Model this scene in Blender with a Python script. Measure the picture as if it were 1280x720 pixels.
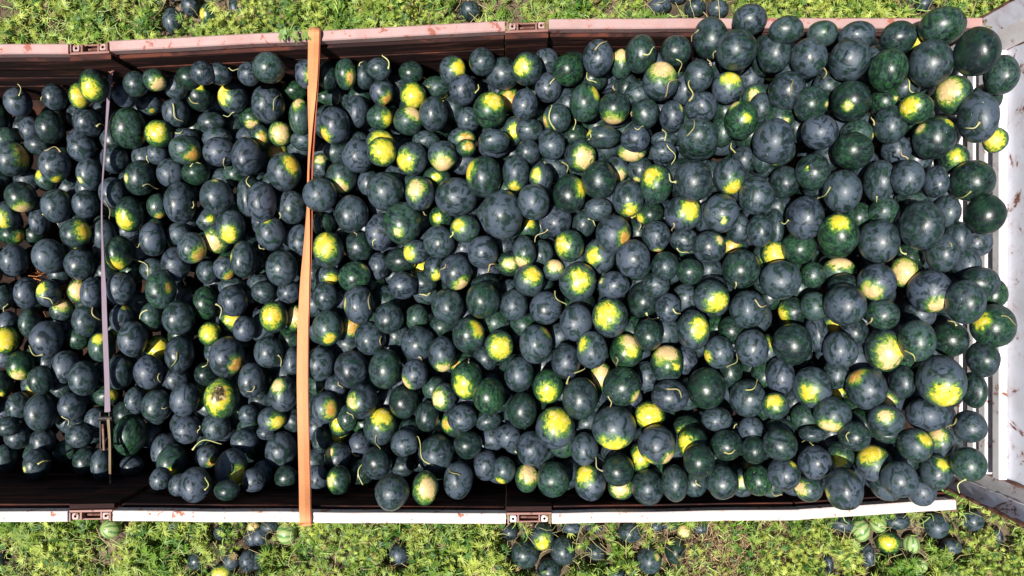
import bpy, math, random
import numpy as np
from mathutils import Vector, Matrix, noise as mnoise

for o in list(bpy.data.objects):
    bpy.data.objects.remove(o, do_unlink=True)
S = bpy.context.scene
COL = S.collection
R = math.radians

# ---------------------------------------------------------------- camera, sky, sun, exposure
CAM_H = 5.2                     # drone hovering 5.2 m over the field
F = 865.0                       # focal length in photograph pixels (24 mm equivalent)
cd = bpy.data.cameras.new('camera'); cam = bpy.data.objects.new('camera', cd); COL.objects.link(cam)
cd.sensor_width = 36; cd.lens = 36 * F / 1280; cd.clip_end = 1000; cd.clip_start = 0.05
cam.location = (0, 0, CAM_H); cam.rotation_euler = (0, 0, 0)
S.camera = cam

SUN_EL, SUN_AZ = R(72), (-0.86, -0.50)      # sun stands over the tail of the truck, a little towards the white-railed side
sd = Vector((SUN_AZ[0] * math.cos(SUN_EL), SUN_AZ[1] * math.cos(SUN_EL), math.sin(SUN_EL))).normalized()
W = bpy.data.worlds.new('World'); S.world = W; W.use_nodes = True
wn = W.node_tree.nodes; bg = wn['Background']
sky = wn.new('ShaderNodeTexSky'); sky.sky_type = 'NISHITA'; sky.sun_disc = False
sky.sun_elevation = SUN_EL; sky.sun_rotation = math.atan2(SUN_AZ[0], SUN_AZ[1])
W.node_tree.links.new(sky.outputs[0], bg.inputs[0]); bg.inputs[1].default_value = 0.05
ld = bpy.data.lights.new('sun', 'SUN'); ld.energy = 5.0; ld.angle = R(0.53); ld.color = (1, 0.97, 0.91)
lo = bpy.data.objects.new('sun', ld); COL.objects.link(lo)
lo.rotation_euler = sd.to_track_quat('Z', 'Y').to_euler(); lo.location = sd * 20
S.view_settings.view_transform = 'Standard'; S.view_settings.look = 'None'
S.view_settings.exposure = 0.7; S.view_settings.gamma = 1; S.view_settings.use_curve_mapping = False

rng = np.random.default_rng(7); random.seed(7)

# ---------------------------------------------------------------- helpers
def px(x, y, d):
    """photograph pixel + distance below the camera -> world point"""
    return Vector(((x - 640) / F * d, -(y - 360) / F * d, CAM_H - d))

def mesh_obj(name, verts, faces, mat, parent=None, loc=None, smooth=False):
    me = bpy.data.meshes.new(name)
    me.from_pydata([tuple(v) for v in verts], [], [tuple(f) for f in faces])
    if smooth: me.polygons.foreach_set('use_smooth', [True] * len(me.polygons))
    me.materials.append(mat); me.update()
    o = bpy.data.objects.new(name, me); COL.objects.link(o)
    if parent is not None: o.parent = parent
    if loc is not None: o.location = loc
    return o

def np_mesh(name, V, Fq, mat, attrs=None, smooth=True, parent=None, loc=None):
    """V (n,3), Fq (m,k) numpy; attrs name -> (type, per-vertex array)"""
    me = bpy.data.meshes.new(name)
    n, (m, k) = len(V), Fq.shape
    me.vertices.add(n); me.vertices.foreach_set('co', np.asarray(V, np.float32).ravel())
    me.loops.add(m * k); me.loops.foreach_set('vertex_index', np.asarray(Fq, np.int32).ravel())
    me.polygons.add(m); me.polygons.foreach_set('loop_start', np.arange(0, m * k, k, dtype=np.int32))
    if smooth: me.polygons.foreach_set('use_smooth', np.ones(m, bool))
    for an, (ty, dat) in (attrs or {}).items():
        a = me.attributes.new(an, ty, 'POINT')
        a.data.foreach_set('vector' if ty == 'FLOAT_VECTOR' else 'value', np.asarray(dat, np.float32).ravel())
    me.update(calc_edges=True); me.validate()
    me.materials.append(mat)
    o = bpy.data.objects.new(name, me); COL.objects.link(o)
    if parent is not None: o.parent = parent
    if loc is not None: o.location = loc
    return o

def empty(name, loc=(0, 0, 0)):
    o = bpy.data.objects.new(name, None); COL.objects.link(o); o.location = loc; o.empty_display_size = 0.1
    return o

def tag(o, label=None, cat=None, group=None, kind=None):
    for k, v in (('label', label), ('category', cat), ('group', group), ('kind', kind)):
        if v: o[k] = v
    return o

class MB:
    """collects boxes, tubes and sheets into one mesh"""
    def __init__(s): s.v = []; s.f = []
    def box(s, c, ax, ay, az):
        """centre + three half-axis vectors"""
        c, ax, ay, az = Vector(c), Vector(ax), Vector(ay), Vector(az); b = len(s.v)
        for i in (-1, 1):
            for j in (-1, 1):
                for k in (-1, 1): s.v.append(c + ax * i + ay * j + az * k)
        q = [(0, 1, 3, 2), (4, 6, 7, 5), (0, 4, 5, 1), (2, 3, 7, 6), (0, 2, 6, 4), (1, 5, 7, 3)]
        if ax.cross(ay).dot(az) < 0: q = [tuple(reversed(t)) for t in q]
        s.f += [tuple(b + i for i in t) for t in q]; return s
    def beam(s, p, q, w, h, up=(0, 0, 1)):
        p, q = Vector(p), Vector(q); d = q - p; side = d.cross(Vector(up)).normalized(); u = side.cross(d).normalized()
        return s.box((p + q) / 2, d / 2, side * (w / 2), u * (h / 2))
    def tube(s, pts, rad, n=6, caps=True):
        pts = [Vector(p) for p in pts]; b = len(s.v); ref = Vector((0.31, 0.17, 0.93))
        for i, p in enumerate(pts):
            t = (pts[min(i + 1, len(pts) - 1)] - pts[max(i - 1, 0)]).normalized()
            a = t.cross(ref)
            a = a.normalized() if a.length > 1e-4 else t.cross(Vector((1, 0, 0))).normalized()
            c = t.cross(a); r = rad[i] if hasattr(rad, '__len__') else rad
            for k in range(n):
                an = 2 * math.pi * k / n; s.v.append(p + (a * math.cos(an) + c * math.sin(an)) * r)
        for i in range(len(pts) - 1):
            for k in range(n):
                s.f.append((b + i * n + k, b + i * n + (k + 1) % n, b + (i + 1) * n + (k + 1) % n, b + (i + 1) * n + k))
        if caps:
            s.f.append(tuple(b + k for k in reversed(range(n)))); e = b + (len(pts) - 1) * n
            s.f.append(tuple(e + k for k in range(n)))
        return s
    def build(s, name, mat, parent=None, loc=None, smooth=False, bevel=0):
        vs = s.v if loc is None else [v - Vector(loc) for v in s.v]
        o = mesh_obj(name, vs, s.f, mat, parent, loc, smooth)
        if bevel:
            m = o.modifiers.new('bevel', 'BEVEL'); m.width = bevel; m.segments = 2; m.limit_method = 'ANGLE'
        return o

# ---------------------------------------------------------------- materials
def nodes(name):
    m = bpy.data.materials.new(name); m.use_nodes = True
    nt = m.node_tree; return m, nt, nt.nodes['Principled BSDF']

class NT:
    def __init__(s, nt): s.nt = nt
    def n(s, t, **kw):
        x = s.nt.nodes.new(t)
        for k, v in kw.items(): setattr(x, k, v)
        return x
    def put(s, sock, v):
        if hasattr(v, 'links') or hasattr(v, 'is_linked'): s.nt.links.new(v, sock)
        else: sock.default_value = v
    def math(s, op, a, b=None, c=None, clamp=False):
        x = s.n('ShaderNodeMath', operation=op, use_clamp=clamp)
        for i, v in enumerate((a, b, c)):
            if v is not None: s.put(x.inputs[i], v)
        return x.outputs[0]
    def attr(s, name): return s.n('ShaderNodeAttribute', attribute_name=name)
    def noise(s, vec, scale, detail=3, rough=0.55, w=None, dist=0):
        x = s.n('ShaderNodeTexNoise'); x.noise_dimensions = '4D' if w is not None else '3D'
        s.put(x.inputs['Vector'], vec)
        if w is not None: s.put(x.inputs['W'], w)
        x.inputs['Scale'].default_value = scale; x.inputs['Detail'].default_value = detail
        x.inputs['Roughness'].default_value = rough; x.inputs['Distortion'].default_value = dist
        return x.outputs['Fac']
    def mix(s, f, a, b):
        x = s.n('ShaderNodeMix', data_type='RGBA'); s.put(x.inputs[0], f)
        for i, v in ((6, a), (7, b)): s.put(x.inputs[i], (*v, 1) if isinstance(v, tuple) and len(v) == 3 else v)
        return x.outputs[2]
    def step(s, v, a, b):
        x = s.n('ShaderNodeMapRange', interpolation_type='SMOOTHSTEP', clamp=True)
        s.put(x.inputs[0], v); x.inputs[1].default_value = a; x.inputs[2].default_value = b
        return x.outputs[0]
    def scale(s, v, xyz):
        x = s.n('ShaderNodeVectorMath', operation='MULTIPLY'); s.put(x.inputs[0], v); x.inputs[1].default_value = xyz
        return x.outputs[0]
    def bump(s, h, strength, dist, bsdf):
        x = s.n('ShaderNodeBump'); x.inputs['Strength'].default_value = strength; x.inputs['Distance'].default_value = dist
        s.put(x.inputs['Height'], h); s.nt.links.new(x.outputs[0], bsdf.inputs['Normal'])

def melon_material():
    m, nt, b = nodes('watermelon_rind'); g = NT(nt)
    lp = g.attr('lp').outputs['Vector']; seed = g.attr('seed').outputs['Fac']
    tone = g.n('ShaderNodeSeparateXYZ'); nt.links.new(g.attr('tone').outputs['Vector'], tone.inputs[0])
    bloom_amt, green_amt, light_amt = tone.outputs
    spot = g.attr('spot').outputs['Fac']; spotc = g.attr('spotc').outputs['Color']
    big = g.noise(lp, 1.5, 3, 0.55, seed, 0.5)
    mid = g.noise(lp, 4.5, 4, 0.62, seed, 0.9)
    fine = g.noise(lp, 15, 3, 0.6, seed)
    streak = g.noise(g.scale(lp, (7, 7, 1.1)), 1.0, 3, 0.55, seed, 0.6)
    # bare skin: near-black green with brighter green marbling along the meridians
    gm = g.math('MULTIPLY', g.step(g.math('ADD', g.math('MULTIPLY', streak, 0.6), g.math('MULTIPLY', mid, 0.5)), 0.46, 0.70), green_amt)
    base = g.mix(g.step(g.noise(lp, 1.9, 2, 0.5, g.math('ADD', seed, 91.0), 0.8), 0.45, 0.62), (0.004, 0.007, 0.009), (0.006, 0.020, 0.012))
    skin = g.mix(gm, base, (0.022, 0.085, 0.024))
    # waxy blue-grey bloom, rubbed off in patches, drips and handling marks
    bl = g.math('ADD', g.math('MULTIPLY', big, 0.75), g.math('ADD', g.math('MULTIPLY', mid, 0.55), g.math('MULTIPLY', streak, 0.35)))
    bl = g.math('ADD', bl, g.math('MULTIPLY', bloom_amt, 0.75))
    bloom = g.step(bl, 0.92, 1.40)
    rub = g.step(g.noise(lp, 1.25, 3, 0.5, g.math('ADD', seed, 31.7), 2.2), 0.455, 0.61)
    bloom = g.math('MULTIPLY', bloom, g.math('SUBTRACT', 1, g.math('MULTIPLY', rub, 0.88)))
    rub2 = g.step(g.noise(g.scale(lp, (6, 6, 2.2)), 1.1, 3, 0.6, g.math('ADD', seed, 63.0), 1.4), 0.58, 0.64)
    bloom = g.math('MULTIPLY', bloom, g.math('SUBTRACT', 1, g.math('MULTIPLY', rub2, g.math('MULTIPLY', g.step(big, 0.38, 0.58), 0.75))))
    bloom = g.math('MULTIPLY', bloom, g.math('ADD', 0.72, g.math('MULTIPLY', fine, 0.5)), clamp=True)
    bloomc = g.mix(g.math('MULTIPLY', green_amt, 0.6), (0.048, 0.062, 0.093), (0.034, 0.070, 0.060))
    skin = g.mix(bloom, skin, bloomc)
    # pale striped kind
    sp = g.n('ShaderNodeSeparateXYZ'); nt.links.new(lp, sp.inputs[0])
    lon = g.math('ARCTAN2', sp.outputs[1], sp.outputs[0])
    wave = g.math('SINE', g.math('ADD', g.math('MULTIPLY', lon, 9.0), g.math('MULTIPLY', mid, 3.5)))
    pale = g.mix(g.step(wave, -0.2, 0.9), (0.30, 0.37, 0.15), (0.09, 0.20, 0.05))
    skin = g.mix(light_amt, skin, pale)
    # ground spot: green halo, then yellow / cream / orange patch with a ragged edge
    rag = g.noise(lp, 3.0, 4, 0.6, g.math('ADD', seed, 5.5), 1.0)
    t = g.math('ADD', spot, g.math('MULTIPLY', g.math('SUBTRACT', rag, 0.5), 2.1))
    t = g.math('ADD', t, g.math('MULTIPLY', g.math('SUBTRACT', fine, 0.5), 0.18))
    soft = g.step(big, 0.4, 0.6)
    skin = g.mix(g.math('MULTIPLY', g.step(t, -0.6, 0.12), 0.8), skin, (0.05, 0.14, 0.022))
    skin = g.mix(g.math('MULTIPLY', g.step(t, -0.22, 0.2), g.math('ADD', 0.25, g.math('MULTIPLY', soft, 0.5))), skin, (0.30, 0.40, 0.03))
    sc = g.mix(g.math('MULTIPLY', g.step(mid, 0.46, 0.66), 0.55), spotc, g.mix(0.5, spotc, (0.80, 0.66, 0.16)))
    sc = g.mix(g.math('MULTIPLY', g.step(rag, 0.53, 0.6), g.step(t, 0.3, 0.7)), sc, g.mix(0.55, sc, (0.80, 0.62, 0.32)))
    sc = g.mix(g.math('MULTIPLY', g.step(g.noise(lp, 6, 5, 0.7, seed, 1.5), 0.52, 0.7), 0.5), sc, g.mix(0.6, sc, (0.20, 0.11, 0.035)))
    smask = g.math('ADD', g.math('MULTIPLY', g.step(t, 0.10, 0.30), g.math('SUBTRACT', 1, soft)), g.math('MULTIPLY', g.step(t, -0.05, 0.62), soft))
    skin = g.mix(smask, skin, sc)
    # tiny pale scuffs and dark freckles
    scar = g.step(g.noise(lp, 9, 1, 0.4, g.math('ADD', seed, 77.1)), 0.76, 0.79)
    skin = g.mix(g.math('MULTIPLY', g.step(g.noise(lp, 2.2, 5, 0.75, g.math('ADD', seed, 140.0), 0.5), 0.58, 0.8), 0.35), skin, (0.16, 0.13, 0.09))     # dried field dust
    skin = g.mix(g.math('MULTIPLY', scar, 0.65), skin, (0.42, 0.40, 0.28))
    freck = g.step(g.noise(lp, 12, 1, 0.4, g.math('ADD', seed, 12.9)), 0.70, 0.74)
    skin = g.mix(g.math('MULTIPLY', freck, g.math('MULTIPLY', soft, 0.75)), skin, (0.008, 0.012, 0.010))
    nt.links.new(skin, b.inputs['Base Color'])
    ro = g.math('ADD', 0.33, g.math('MULTIPLY', bloom, 0.24))
    nt.links.new(ro, b.inputs['Roughness']); nt.links.new(g.math('ADD', 0.42, g.math('MULTIPLY', bloom, 0.2)), b.inputs['Specular IOR Level'])
    b.inputs['Coat Weight'].default_value = 0.07; b.inputs['Coat Roughness'].default_value = 0.24
    g.bump(g.math('ADD', g.math('MULTIPLY', mid, 1.2), g.math('MULTIPLY', fine, 0.3)), 0.16, 0.005, b)
    return m

def painted(name, paint, rust=0.5, rustc=(0.10, 0.035, 0.018), scale=9, rough=0.45, grime=(0.25, 0.2, 0.18), drip=(1, 1, 1), grimef=0.35, spec=0.5):
    m, nt, b = nodes(name); g = NT(nt); b.inputs['Specular IOR Level'].default_value = spec
    tc = g.n('ShaderNodeTexCoord'); v = g.scale(tc.outputs['Object'], drip)
    a = g.noise(v, scale, 6, 0.68, dist=0.6); c = g.noise(v, scale * 0.33, 4, 0.6); e = g.noise(v, scale * 5, 4, 0.7)
    col = g.mix(g.math('MULTIPLY', g.step(c, 0.42, 0.7), grimef), paint, grime)
    col = g.mix(g.math('MULTIPLY', g.step(e, 0.5, 0.75), 0.18), col, tuple(x * 0.55 for x in paint))
    th = 0.74 - 0.22 * rust
    rm = g.step(g.math('ADD', a, g.math('MULTIPLY', g.math('SUBTRACT', e, 0.5), 0.16)), th, th + 0.05)
    halo = g.step(a, th - 0.1, th + 0.04)
    col = g.mix(g.math('MULTIPLY', halo, 0.3), col, tuple(min(1, x * 2.6 + 0.1 * max(paint)) for x in rustc))
    col = g.mix(rm, col, g.mix(e, rustc, tuple(x * 2.2 for x in rustc)))
    nt.links.new(col, b.inputs['Base Color'])
    nt.links.new(g.math('ADD', rough, g.math('MULTIPLY', rm, 0.35)), b.inputs['Roughness'])
    g.bump(g.math('SUBTRACT', e, g.math('MULTIPLY', rm, 0.8)), 0.3, 0.002, b)
    return m

def plain(name, col, rough=0.6, var=0.3, scale=25, metal=0.0, stretch=(1, 1, 1), bump=0.2):
    m, nt, b = nodes(name); g = NT(nt)
    tc = g.n('ShaderNodeTexCoord'); v = g.scale(tc.outputs['Object'], stretch)
    a = g.noise(v, scale, 5, 0.65)
    nt.links.new(g.mix(a, tuple(c * (1 - var) for c in col), tuple(min(1, c * (1 + var)) for c in col)), b.inputs['Base Color'])
    b.inputs['Roughness'].default_value = rough; b.inputs['Metallic'].default_value = metal
    if bump: g.bump(a, bump, 0.003, b)
    return m

def leaf_material(name, transl=0.35, rough=0.5):
    m, nt, b = nodes(name); g = NT(nt)
    c = g.attr('leafc').outputs['Color']; nt.links.new(c, b.inputs['Base Color']); b.inputs['Roughness'].default_value = rough
    tr = g.n('ShaderNodeBsdfTranslucent'); nt.links.new(c, tr.inputs[0])
    mx = g.n('ShaderNodeMixShader'); mx.inputs[0].default_value = transl
    nt.links.new(b.outputs[0], mx.inputs[1]); nt.links.new(tr.outputs[0], mx.inputs[2])
    nt.links.new(mx.outputs[0], nt.nodes['Material Output'].inputs[0])
    return m

def soil_material():
    m, nt, b = nodes('field_soil'); g = NT(nt)
    tc = g.n('ShaderNodeTexCoord'); v = tc.outputs['Object']
    a = g.noise(v, 1.7, 6, 0.65); c = g.noise(v, 28, 6, 0.72); e = g.noise(v, 6, 4, 0.6)
    col = g.mix(g.step(a, 0.35, 0.65), (0.05, 0.033, 0.02), (0.19, 0.13, 0.09))
    col = g.mix(g.math('MULTIPLY', g.step(c, 0.45, 0.7), 0.6), col, (0.07, 0.045, 0.028))
    col = g.mix(g.math('MULTIPLY', g.step(e, 0.5, 0.68), 0.5), col, (0.09, 0.10, 0.03))
    nt.links.new(col, b.inputs['Base Color']); b.inputs['Roughness'].default_value = 0.95
    g.bump(c, 0.8, 0.03, b)
    return m

M = dict(
    melon=melon_material(), soil=soil_material(),
    leaf=leaf_material('vine_leaf'), straw=leaf_material('dry_straw', 0.15, 0.7), stem=leaf_material('melon_stem', 0.1, 0.55),
    rail_pink=painted('faded_red_rail_paint', (0.36, 0.235, 0.22), 0.7, (0.16, 0.05, 0.035), 14, grime=(0.30, 0.16, 0.14), grimef=0.7),
    rail_white=painted('chalky_white_rail_paint', (0.66, 0.59, 0.56), 0.7, (0.2, 0.07, 0.04), 17, grime=(0.5, 0.38, 0.33), grimef=0.5),
    board=painted('worn_dark_boards', (0.020, 0.008, 0.007), 0.8, (0.055, 0.018, 0.012), 7, 0.8, (0.010, 0.009, 0.013), (0.35, 1, 3), spec=0.15),
    post=painted('red_oxide_post', (0.20, 0.075, 0.055), 0.7, (0.07, 0.025, 0.015), 16, grime=(0.3, 0.2, 0.17)),
    lug=painted('worn_white_lug', (0.7, 0.66, 0.63), 0.6, (0.14, 0.05, 0.03), 30),
    lugdull=painted('rusted_lug', (0.34, 0.22, 0.2), 0.85, (0.12, 0.045, 0.03), 25),
    head=painted('white_headboard_paint', (0.68, 0.69, 0.78), 0.72, (0.11, 0.036, 0.018), 8, 0.45, (0.38, 0.35, 0.37), grimef=0.6),
    headrib=painted('white_rib_paint', (0.66, 0.64, 0.65), 0.62, (0.12, 0.04, 0.02), 12, 0.45, (0.45, 0.40, 0.38), grimef=0.5),
    rust=painted('bare_rust', (0.13, 0.05, 0.03), 0.9, (0.06, 0.022, 0.014), 20, 0.8),
    deck=painted('rusty_deck', (0.014, 0.009, 0.008), 0.6, (0.03, 0.013, 0.008), 6, 0.85, (0.02, 0.013, 0.01), spec=0.1),
    orange=plain('orange_webbing', (0.60, 0.225, 0.09), 0.75, 0.3, 160, stretch=(1, 0.12, 1), bump=0.25),
    orange_dark=plain('red_webbing_edge', (0.36, 0.085, 0.04), 0.75, 0.3, 160, stretch=(1, 0.12, 1), bump=0.25),
    mauve=plain('faded_mauve_webbing', (0.18, 0.13, 0.165), 0.75, 0.2, 120, stretch=(1, 0.15, 1)),
    iron=plain('oily_iron', (0.035, 0.028, 0.024), 0.42, 0.4, 60, 0.6),
    brass=plain('worn_tan_cord', (0.16, 0.11, 0.06), 0.7, 0.3, 80),
    rubber=plain('tyre_rubber', (0.02, 0.02, 0.02), 0.85, 0.3, 30),
)

# ---------------------------------------------------------------- the setting: ground
mesh_obj('ground', [(-200, -200, 0), (200, -200, 0), (200, 200, 0), (-200, 200, 0)], [(0, 1, 2, 3)], M['soil'])
tag(bpy.data.objects['ground'], kind='structure')

# ---------------------------------------------------------------- the truck
RIM = 3.40                      # rail tops lie 3.40 m below the camera, z = 1.80
ZR = CAM_H - RIM; ZF = 1.02     # deck height
truck = tag(empty('truck_bed', (0, 0, 0)), 'open steel truck bed with pink and white rails and rusty white headboard', 'truck')
TOP = [(-330, 62, 85, 60.5), (137, 57, 631, 32.5), (686, 29.5, 1228, 28)]      # rail centre lines in the photograph
BOT = [(-330, 646, 84, 646), (141, 645, 632, 649), (690, 648.5, 1000, 644), (1000, 644, 1195, 631)]
XH = 2.445                      # headboard sheet

def wall_y(x, side):
    """inner face of a side wall at world x"""
    ps = []
    for a in (TOP if side > 0 else BOT):
        for i in (0, 2): p = px(a[i], a[i + 1], RIM); ps.append((p.x, p.y))
    ps.sort(); xs, ys = zip(*ps)
    return float(np.interp(x, xs, ys)) - side * 0.045

def side_panel(a, side, railmat):
    p, q = px(a[0], a[1], RIM), px(a[2], a[3], RIM)
    p.z = q.z = 0; d = (q - p); L = d.length; d.normalize(); nrm = Vector((-d.y, d.x, 0)) * side      # outward
    if nrm.y * side < 0: nrm = -nrm
    mid = (p + q) / 2; base = Vector((mid.x, mid.y, ZF))
    sheet = MB().box(mid + Vector((0, 0, (ZF - 0.1 + ZR - 0.056) / 2)), d * (L / 2), nrm * 0.006, Vector((0, 0, (ZR - 0.056 - ZF + 0.1) / 2))).build('side_panel', railmat, truck, loc=base)
    # capping rail: a slightly battered box section
    n = max(6, int(L / 0.07)); prof = [(-0.025, -0.055), (-0.0255, -0.005), (-0.02, 0), (0.02, 0), (0.0255, -0.005), (0.025, -0.055)]
    V, Fc = [], []
    for i in range(n + 1):
        t = i / n; c = p + d * (L * t)
        o1 = mnoise.noise(Vector((t * L * 3.1, side * 5 + a[0], 0.3))) * 0.0035; o2 = mnoise.noise(Vector((t * L * 2.3, side * 9 + a[0], 7))) * 0.003
        for (u, z) in prof: V.append(c + nrm * (u + o1) + Vector((0, 0, ZR + z + o2)) - base)
        if i:
            b0 = (i - 1) * 6; b1 = i * 6
            for k in range(6): Fc.append((b0 + k, b0 + (k + 1) % 6, b1 + (k + 1) % 6, b1 + k))
    Fc.append(tuple(range(6))); Fc.append(tuple(reversed(range(n * 6, n * 6 + 6))))
    mesh_obj('top_rail', V, Fc, railmat, sheet)
    # inside lining boards, one above the other, a shadow gap between
    nb = 5; hb = (ZR - 0.062 - ZF) / nb
    for k in range(nb):
        z = ZF + hb * (k + 0.5); jut = rng.uniform(-0.003, 0.004)
        c = mid - nrm * (0.024 + jut) + Vector((0, 0, z))
        tilt = rng.uniform(-0.003, 0.003)
        MB().box(c - base, d * (L / 2 - 0.006) + Vector((0, 0, tilt)), nrm * 0.015, Vector((0, 0, hb / 2 - 0.006))).build('board', M['board'], sheet, bevel=0.004)
    # outside stiffeners
    for t in np.linspace(0.1, 0.9, max(2, int(L / 0.6))):
        c = p + d * (L * t) + nrm * 0.024 + Vector((0, 0, (ZF + ZR) / 2 - 0.06))
        MB().box(c - base, d * 0.03, nrm * 0.0175, Vector((0, 0, (ZR - ZF) / 2 - 0.02))).build('stiffener', railmat, sheet, bevel=0.004)
    return sheet

for a in TOP: side_panel(a, 1, M['rail_pink'])
for a in BOT: side_panel(a, -1, M['rail_white'])

def post(x0, x1, y0, y1, side, lugmat):
    """the open-topped stake pocket between two drop sides with its latch lugs"""
    p, q = px(x0, y0, RIM + 0.012), px(x1, y1, RIM + 0.012); zt = p.z
    p.z = q.z = 0; d = (q - p); L = d.length; d.normalize(); nrm = Vector((0, side, 0)); mid = (p + q) / 2
    base = Vector((mid.x, mid.y, ZF - 0.1)); hz = (zt - base.z) / 2; zc = Vector((0, 0, (zt + base.z) / 2))
    inner = MB().box(mid - nrm * 0.026 + zc, d * (L / 2 - 0.002), nrm * 0.006, Vector((0, 0, hz)))
    inner.box(mid + nrm * 0.026 + zc - Vector((0, 0, 0.02)), d * (L / 2 - 0.03), nrm * 0.004, Vector((0, 0, hz - 0.02)))
    for s in (-1, 1): inner.box(mid + d * (s * (L / 2 - 0.062)) + zc - Vector((0, 0, 0.004)), d * 0.005, nrm * 0.0195, Vector((0, 0, hz - 0.004)))
    po = inner.build('stake_post', M['post'], truck, loc=base, bevel=0.002)
    MB().box(mid - nrm * 0.045 + zc - base, d * (L / 2 - 0.002), nrm * 0.012, Vector((0, 0, hz - 0.015))).build('post_lining', M['board'], po)
    for s in (-1, 1):
        c = mid + d * (s * (L / 2 - 0.037)) + Vector((0, 0, zt - 0.008)) - base
        ring = MB(); nn = 14                               # lug plate with a bolt hole
        for zz in (0.004, -0.004):
            for k in range(nn):
                an = 2 * math.pi * k / nn; cc, ss = math.cos(an), math.sin(an); sq = 0.0155 / max(abs(cc), abs(ss))
                ring.v.append(c + d * (cc * sq) + nrm * (ss * sq) + Vector((0, 0, zz)))
            for k in range(nn):
                an = 2 * math.pi * k / nn; ring.v.append(c + d * (math.cos(an) * 0.007) + nrm * (math.sin(an) * 0.007) + Vector((0, 0, zz)))
        for k in range(nn):
            j = (k + 1) % nn
            ring.f += [(k, j, nn + j, nn + k), (2 * nn + j, 2 * nn + k, 3 * nn + k, 3 * nn + j), (j, k, 2 * nn + k, 2 * nn + j), (nn + k, nn + j, 3 * nn + j, 3 * nn + k)]
        ring.build('latch_lug', lugmat, po)
        MB().box(c + d * (s * 0.024) + nrm * 0.002 - Vector((0, 0, 0.02)), d * 0.004, nrm * 0.022, Vector((0, 0, 0.03))).build('latch_plate', M['post'], po, bevel=0.001)
    MB().tube([mid - d * (L / 2 - 0.07) + nrm * 0.004 + Vector((0, 0, zt - 0.045)) - base, mid + d * (L / 2 - 0.07) + nrm * 0.004 + Vector((0, 0, zt - 0.04)) - base], 0.006, 8).build('latch_pin', M['rust'], po)

post(85, 137, 60.5, 58, 1, M['lugdull']); post(631, 686, 33, 31, 1, M['lugdull'])
post(84, 141, 646, 645, -1, M['lugdull']); post(632, 690, 649, 648.5, -1, M['lug'])

q = px(1193, 631.5, RIM + 0.004)      # rusted end stanchion of the white-railed side
MB().box((q.x, q.y, (ZF - 0.1 + q.z) / 2), (0.014, 0, 0), (0, 0.032, 0), (0, 0, (q.z - ZF + 0.1) / 2)).build('end_stanchion', M['rust'], truck, bevel=0.003)
# deck of steel planks laid across, chassis beams, wheels
dk = MB().box((-0.7, 0.02, ZF - 0.035), (3.2, 0, 0), (0, 1.24, 0), (0, 0, 0.012)).build('deck', M['deck'], truck, loc=(-0.7, 0.02, ZF - 0.035))
for i in range(21):
    x = -3.75 + i * 0.3
    MB().box((x + 0.7, 0, 0.022), (0.146, 0, 0), (0, 1.12, 0), (0, 0, 0.0095)).build('deck_plank', M['deck'], dk, bevel=0.003)
for y in (-0.45, 0.45):
    MB().box((-0.7, y, ZF - 0.14), (3.15, 0, 0), (0, 0.045, 0), (0, 0, 0.093)).build('chassis_beam', M['iron'], truck, bevel=0.005)
for x in (-2.6, 1.5):
    ax = MB().tube([(x, -0.98, 0.47), (x, 0.98, 0.47)], 0.05, 10).build('axle', M['iron'], truck)
    for y in (-0.45, 0.45):
        MB().box((x, y, 0.69), (0.3, 0, 0), (0, 0.035, 0), (0, 0, 0.19)).build('spring_pack', M['iron'], ax, bevel=0.01)
    for s in (-1, 1):
        w = MB(); prof = [(0.23, -0.12), (0.42, -0.125), (0.468, -0.1), (0.47, 0.1), (0.42, 0.125), (0.23, 0.12)]; n = 28
        for k in range(n):
            an = 2 * math.pi * k / n
            for (r, o) in prof: w.v.append(Vector((math.cos(an) * r, o, math.sin(an) * r)))
        for k in range(n):
            for i in range(6): w.f.append((k * 6 + i, k * 6 + (i + 1) % 6, ((k + 1) % n) * 6 + (i + 1) % 6, ((k + 1) % n) * 6 + i))
        wo = mesh_obj('wheel', w.v, w.f, M['rubber'], truck, (x, s * 0.98, 0.47), True)
        MB().tube([(0, -0.06, 0), (0, 0.06, 0)], 0.235, 20).build('wheel_rim', M['lug'], wo)

# headboard: a vertical pressed sheet with ledge ribs, returned at both corners
ZH = ZR + 0.52
plan = [px(1231, 633, RIM), px(1250, 618, RIM), px(1262, 602, RIM)]
plan = [(v.x, v.y) for v in plan]; plan[2] = (XH, plan[2][1])
low_y = plan[-1][1]
tp = [px(1262, 60, RIM), px(1250, 37, RIM), px(1231, 20.5, RIM)]; tp = [(v.x, v.y) for v in tp]; tp[0] = (XH, tp[0][1])
hi_y = tp[0][1]
hb_base = Vector((XH, 0, ZF - 0.05)); zt = ZH - hb_base.z
def hwall(mb, a, b, lean=(0, 0), th=0.012):
    a, b = Vector((*a, 0)), Vector((*b, 0)); d = b - a; nn = Vector((d.y, -d.x, 0)).normalized() * th
    ln = Vector((*lean, 0)); i = len(mb.v)
    for z, l in ((hb_base.z, Vector()), (ZH, ln)):
        for q in (a, b, b + nn, a + nn): mb.v.append(q + l + Vector((0, 0, z)))
    mb.f += [(i, i + 1, i + 5, i + 4), (i + 1, i + 2, i + 6, i + 5), (i + 2, i + 3, i + 7, i + 6), (i + 3, i, i + 4, i + 7), (i + 4, i + 5, i + 6, i + 7), (i + 3, i + 2, i + 1, i)]
hm = MB(); hm.box((XH + 0.006, (low_y + hi_y) / 2, (hb_base.z + ZH) / 2), (0.006, 0, 0), (0, (hi_y - low_y) / 2, 0), (0, 0, zt / 2))
head = hm.build('headboard', M['head'], truck, loc=hb_base)
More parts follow.
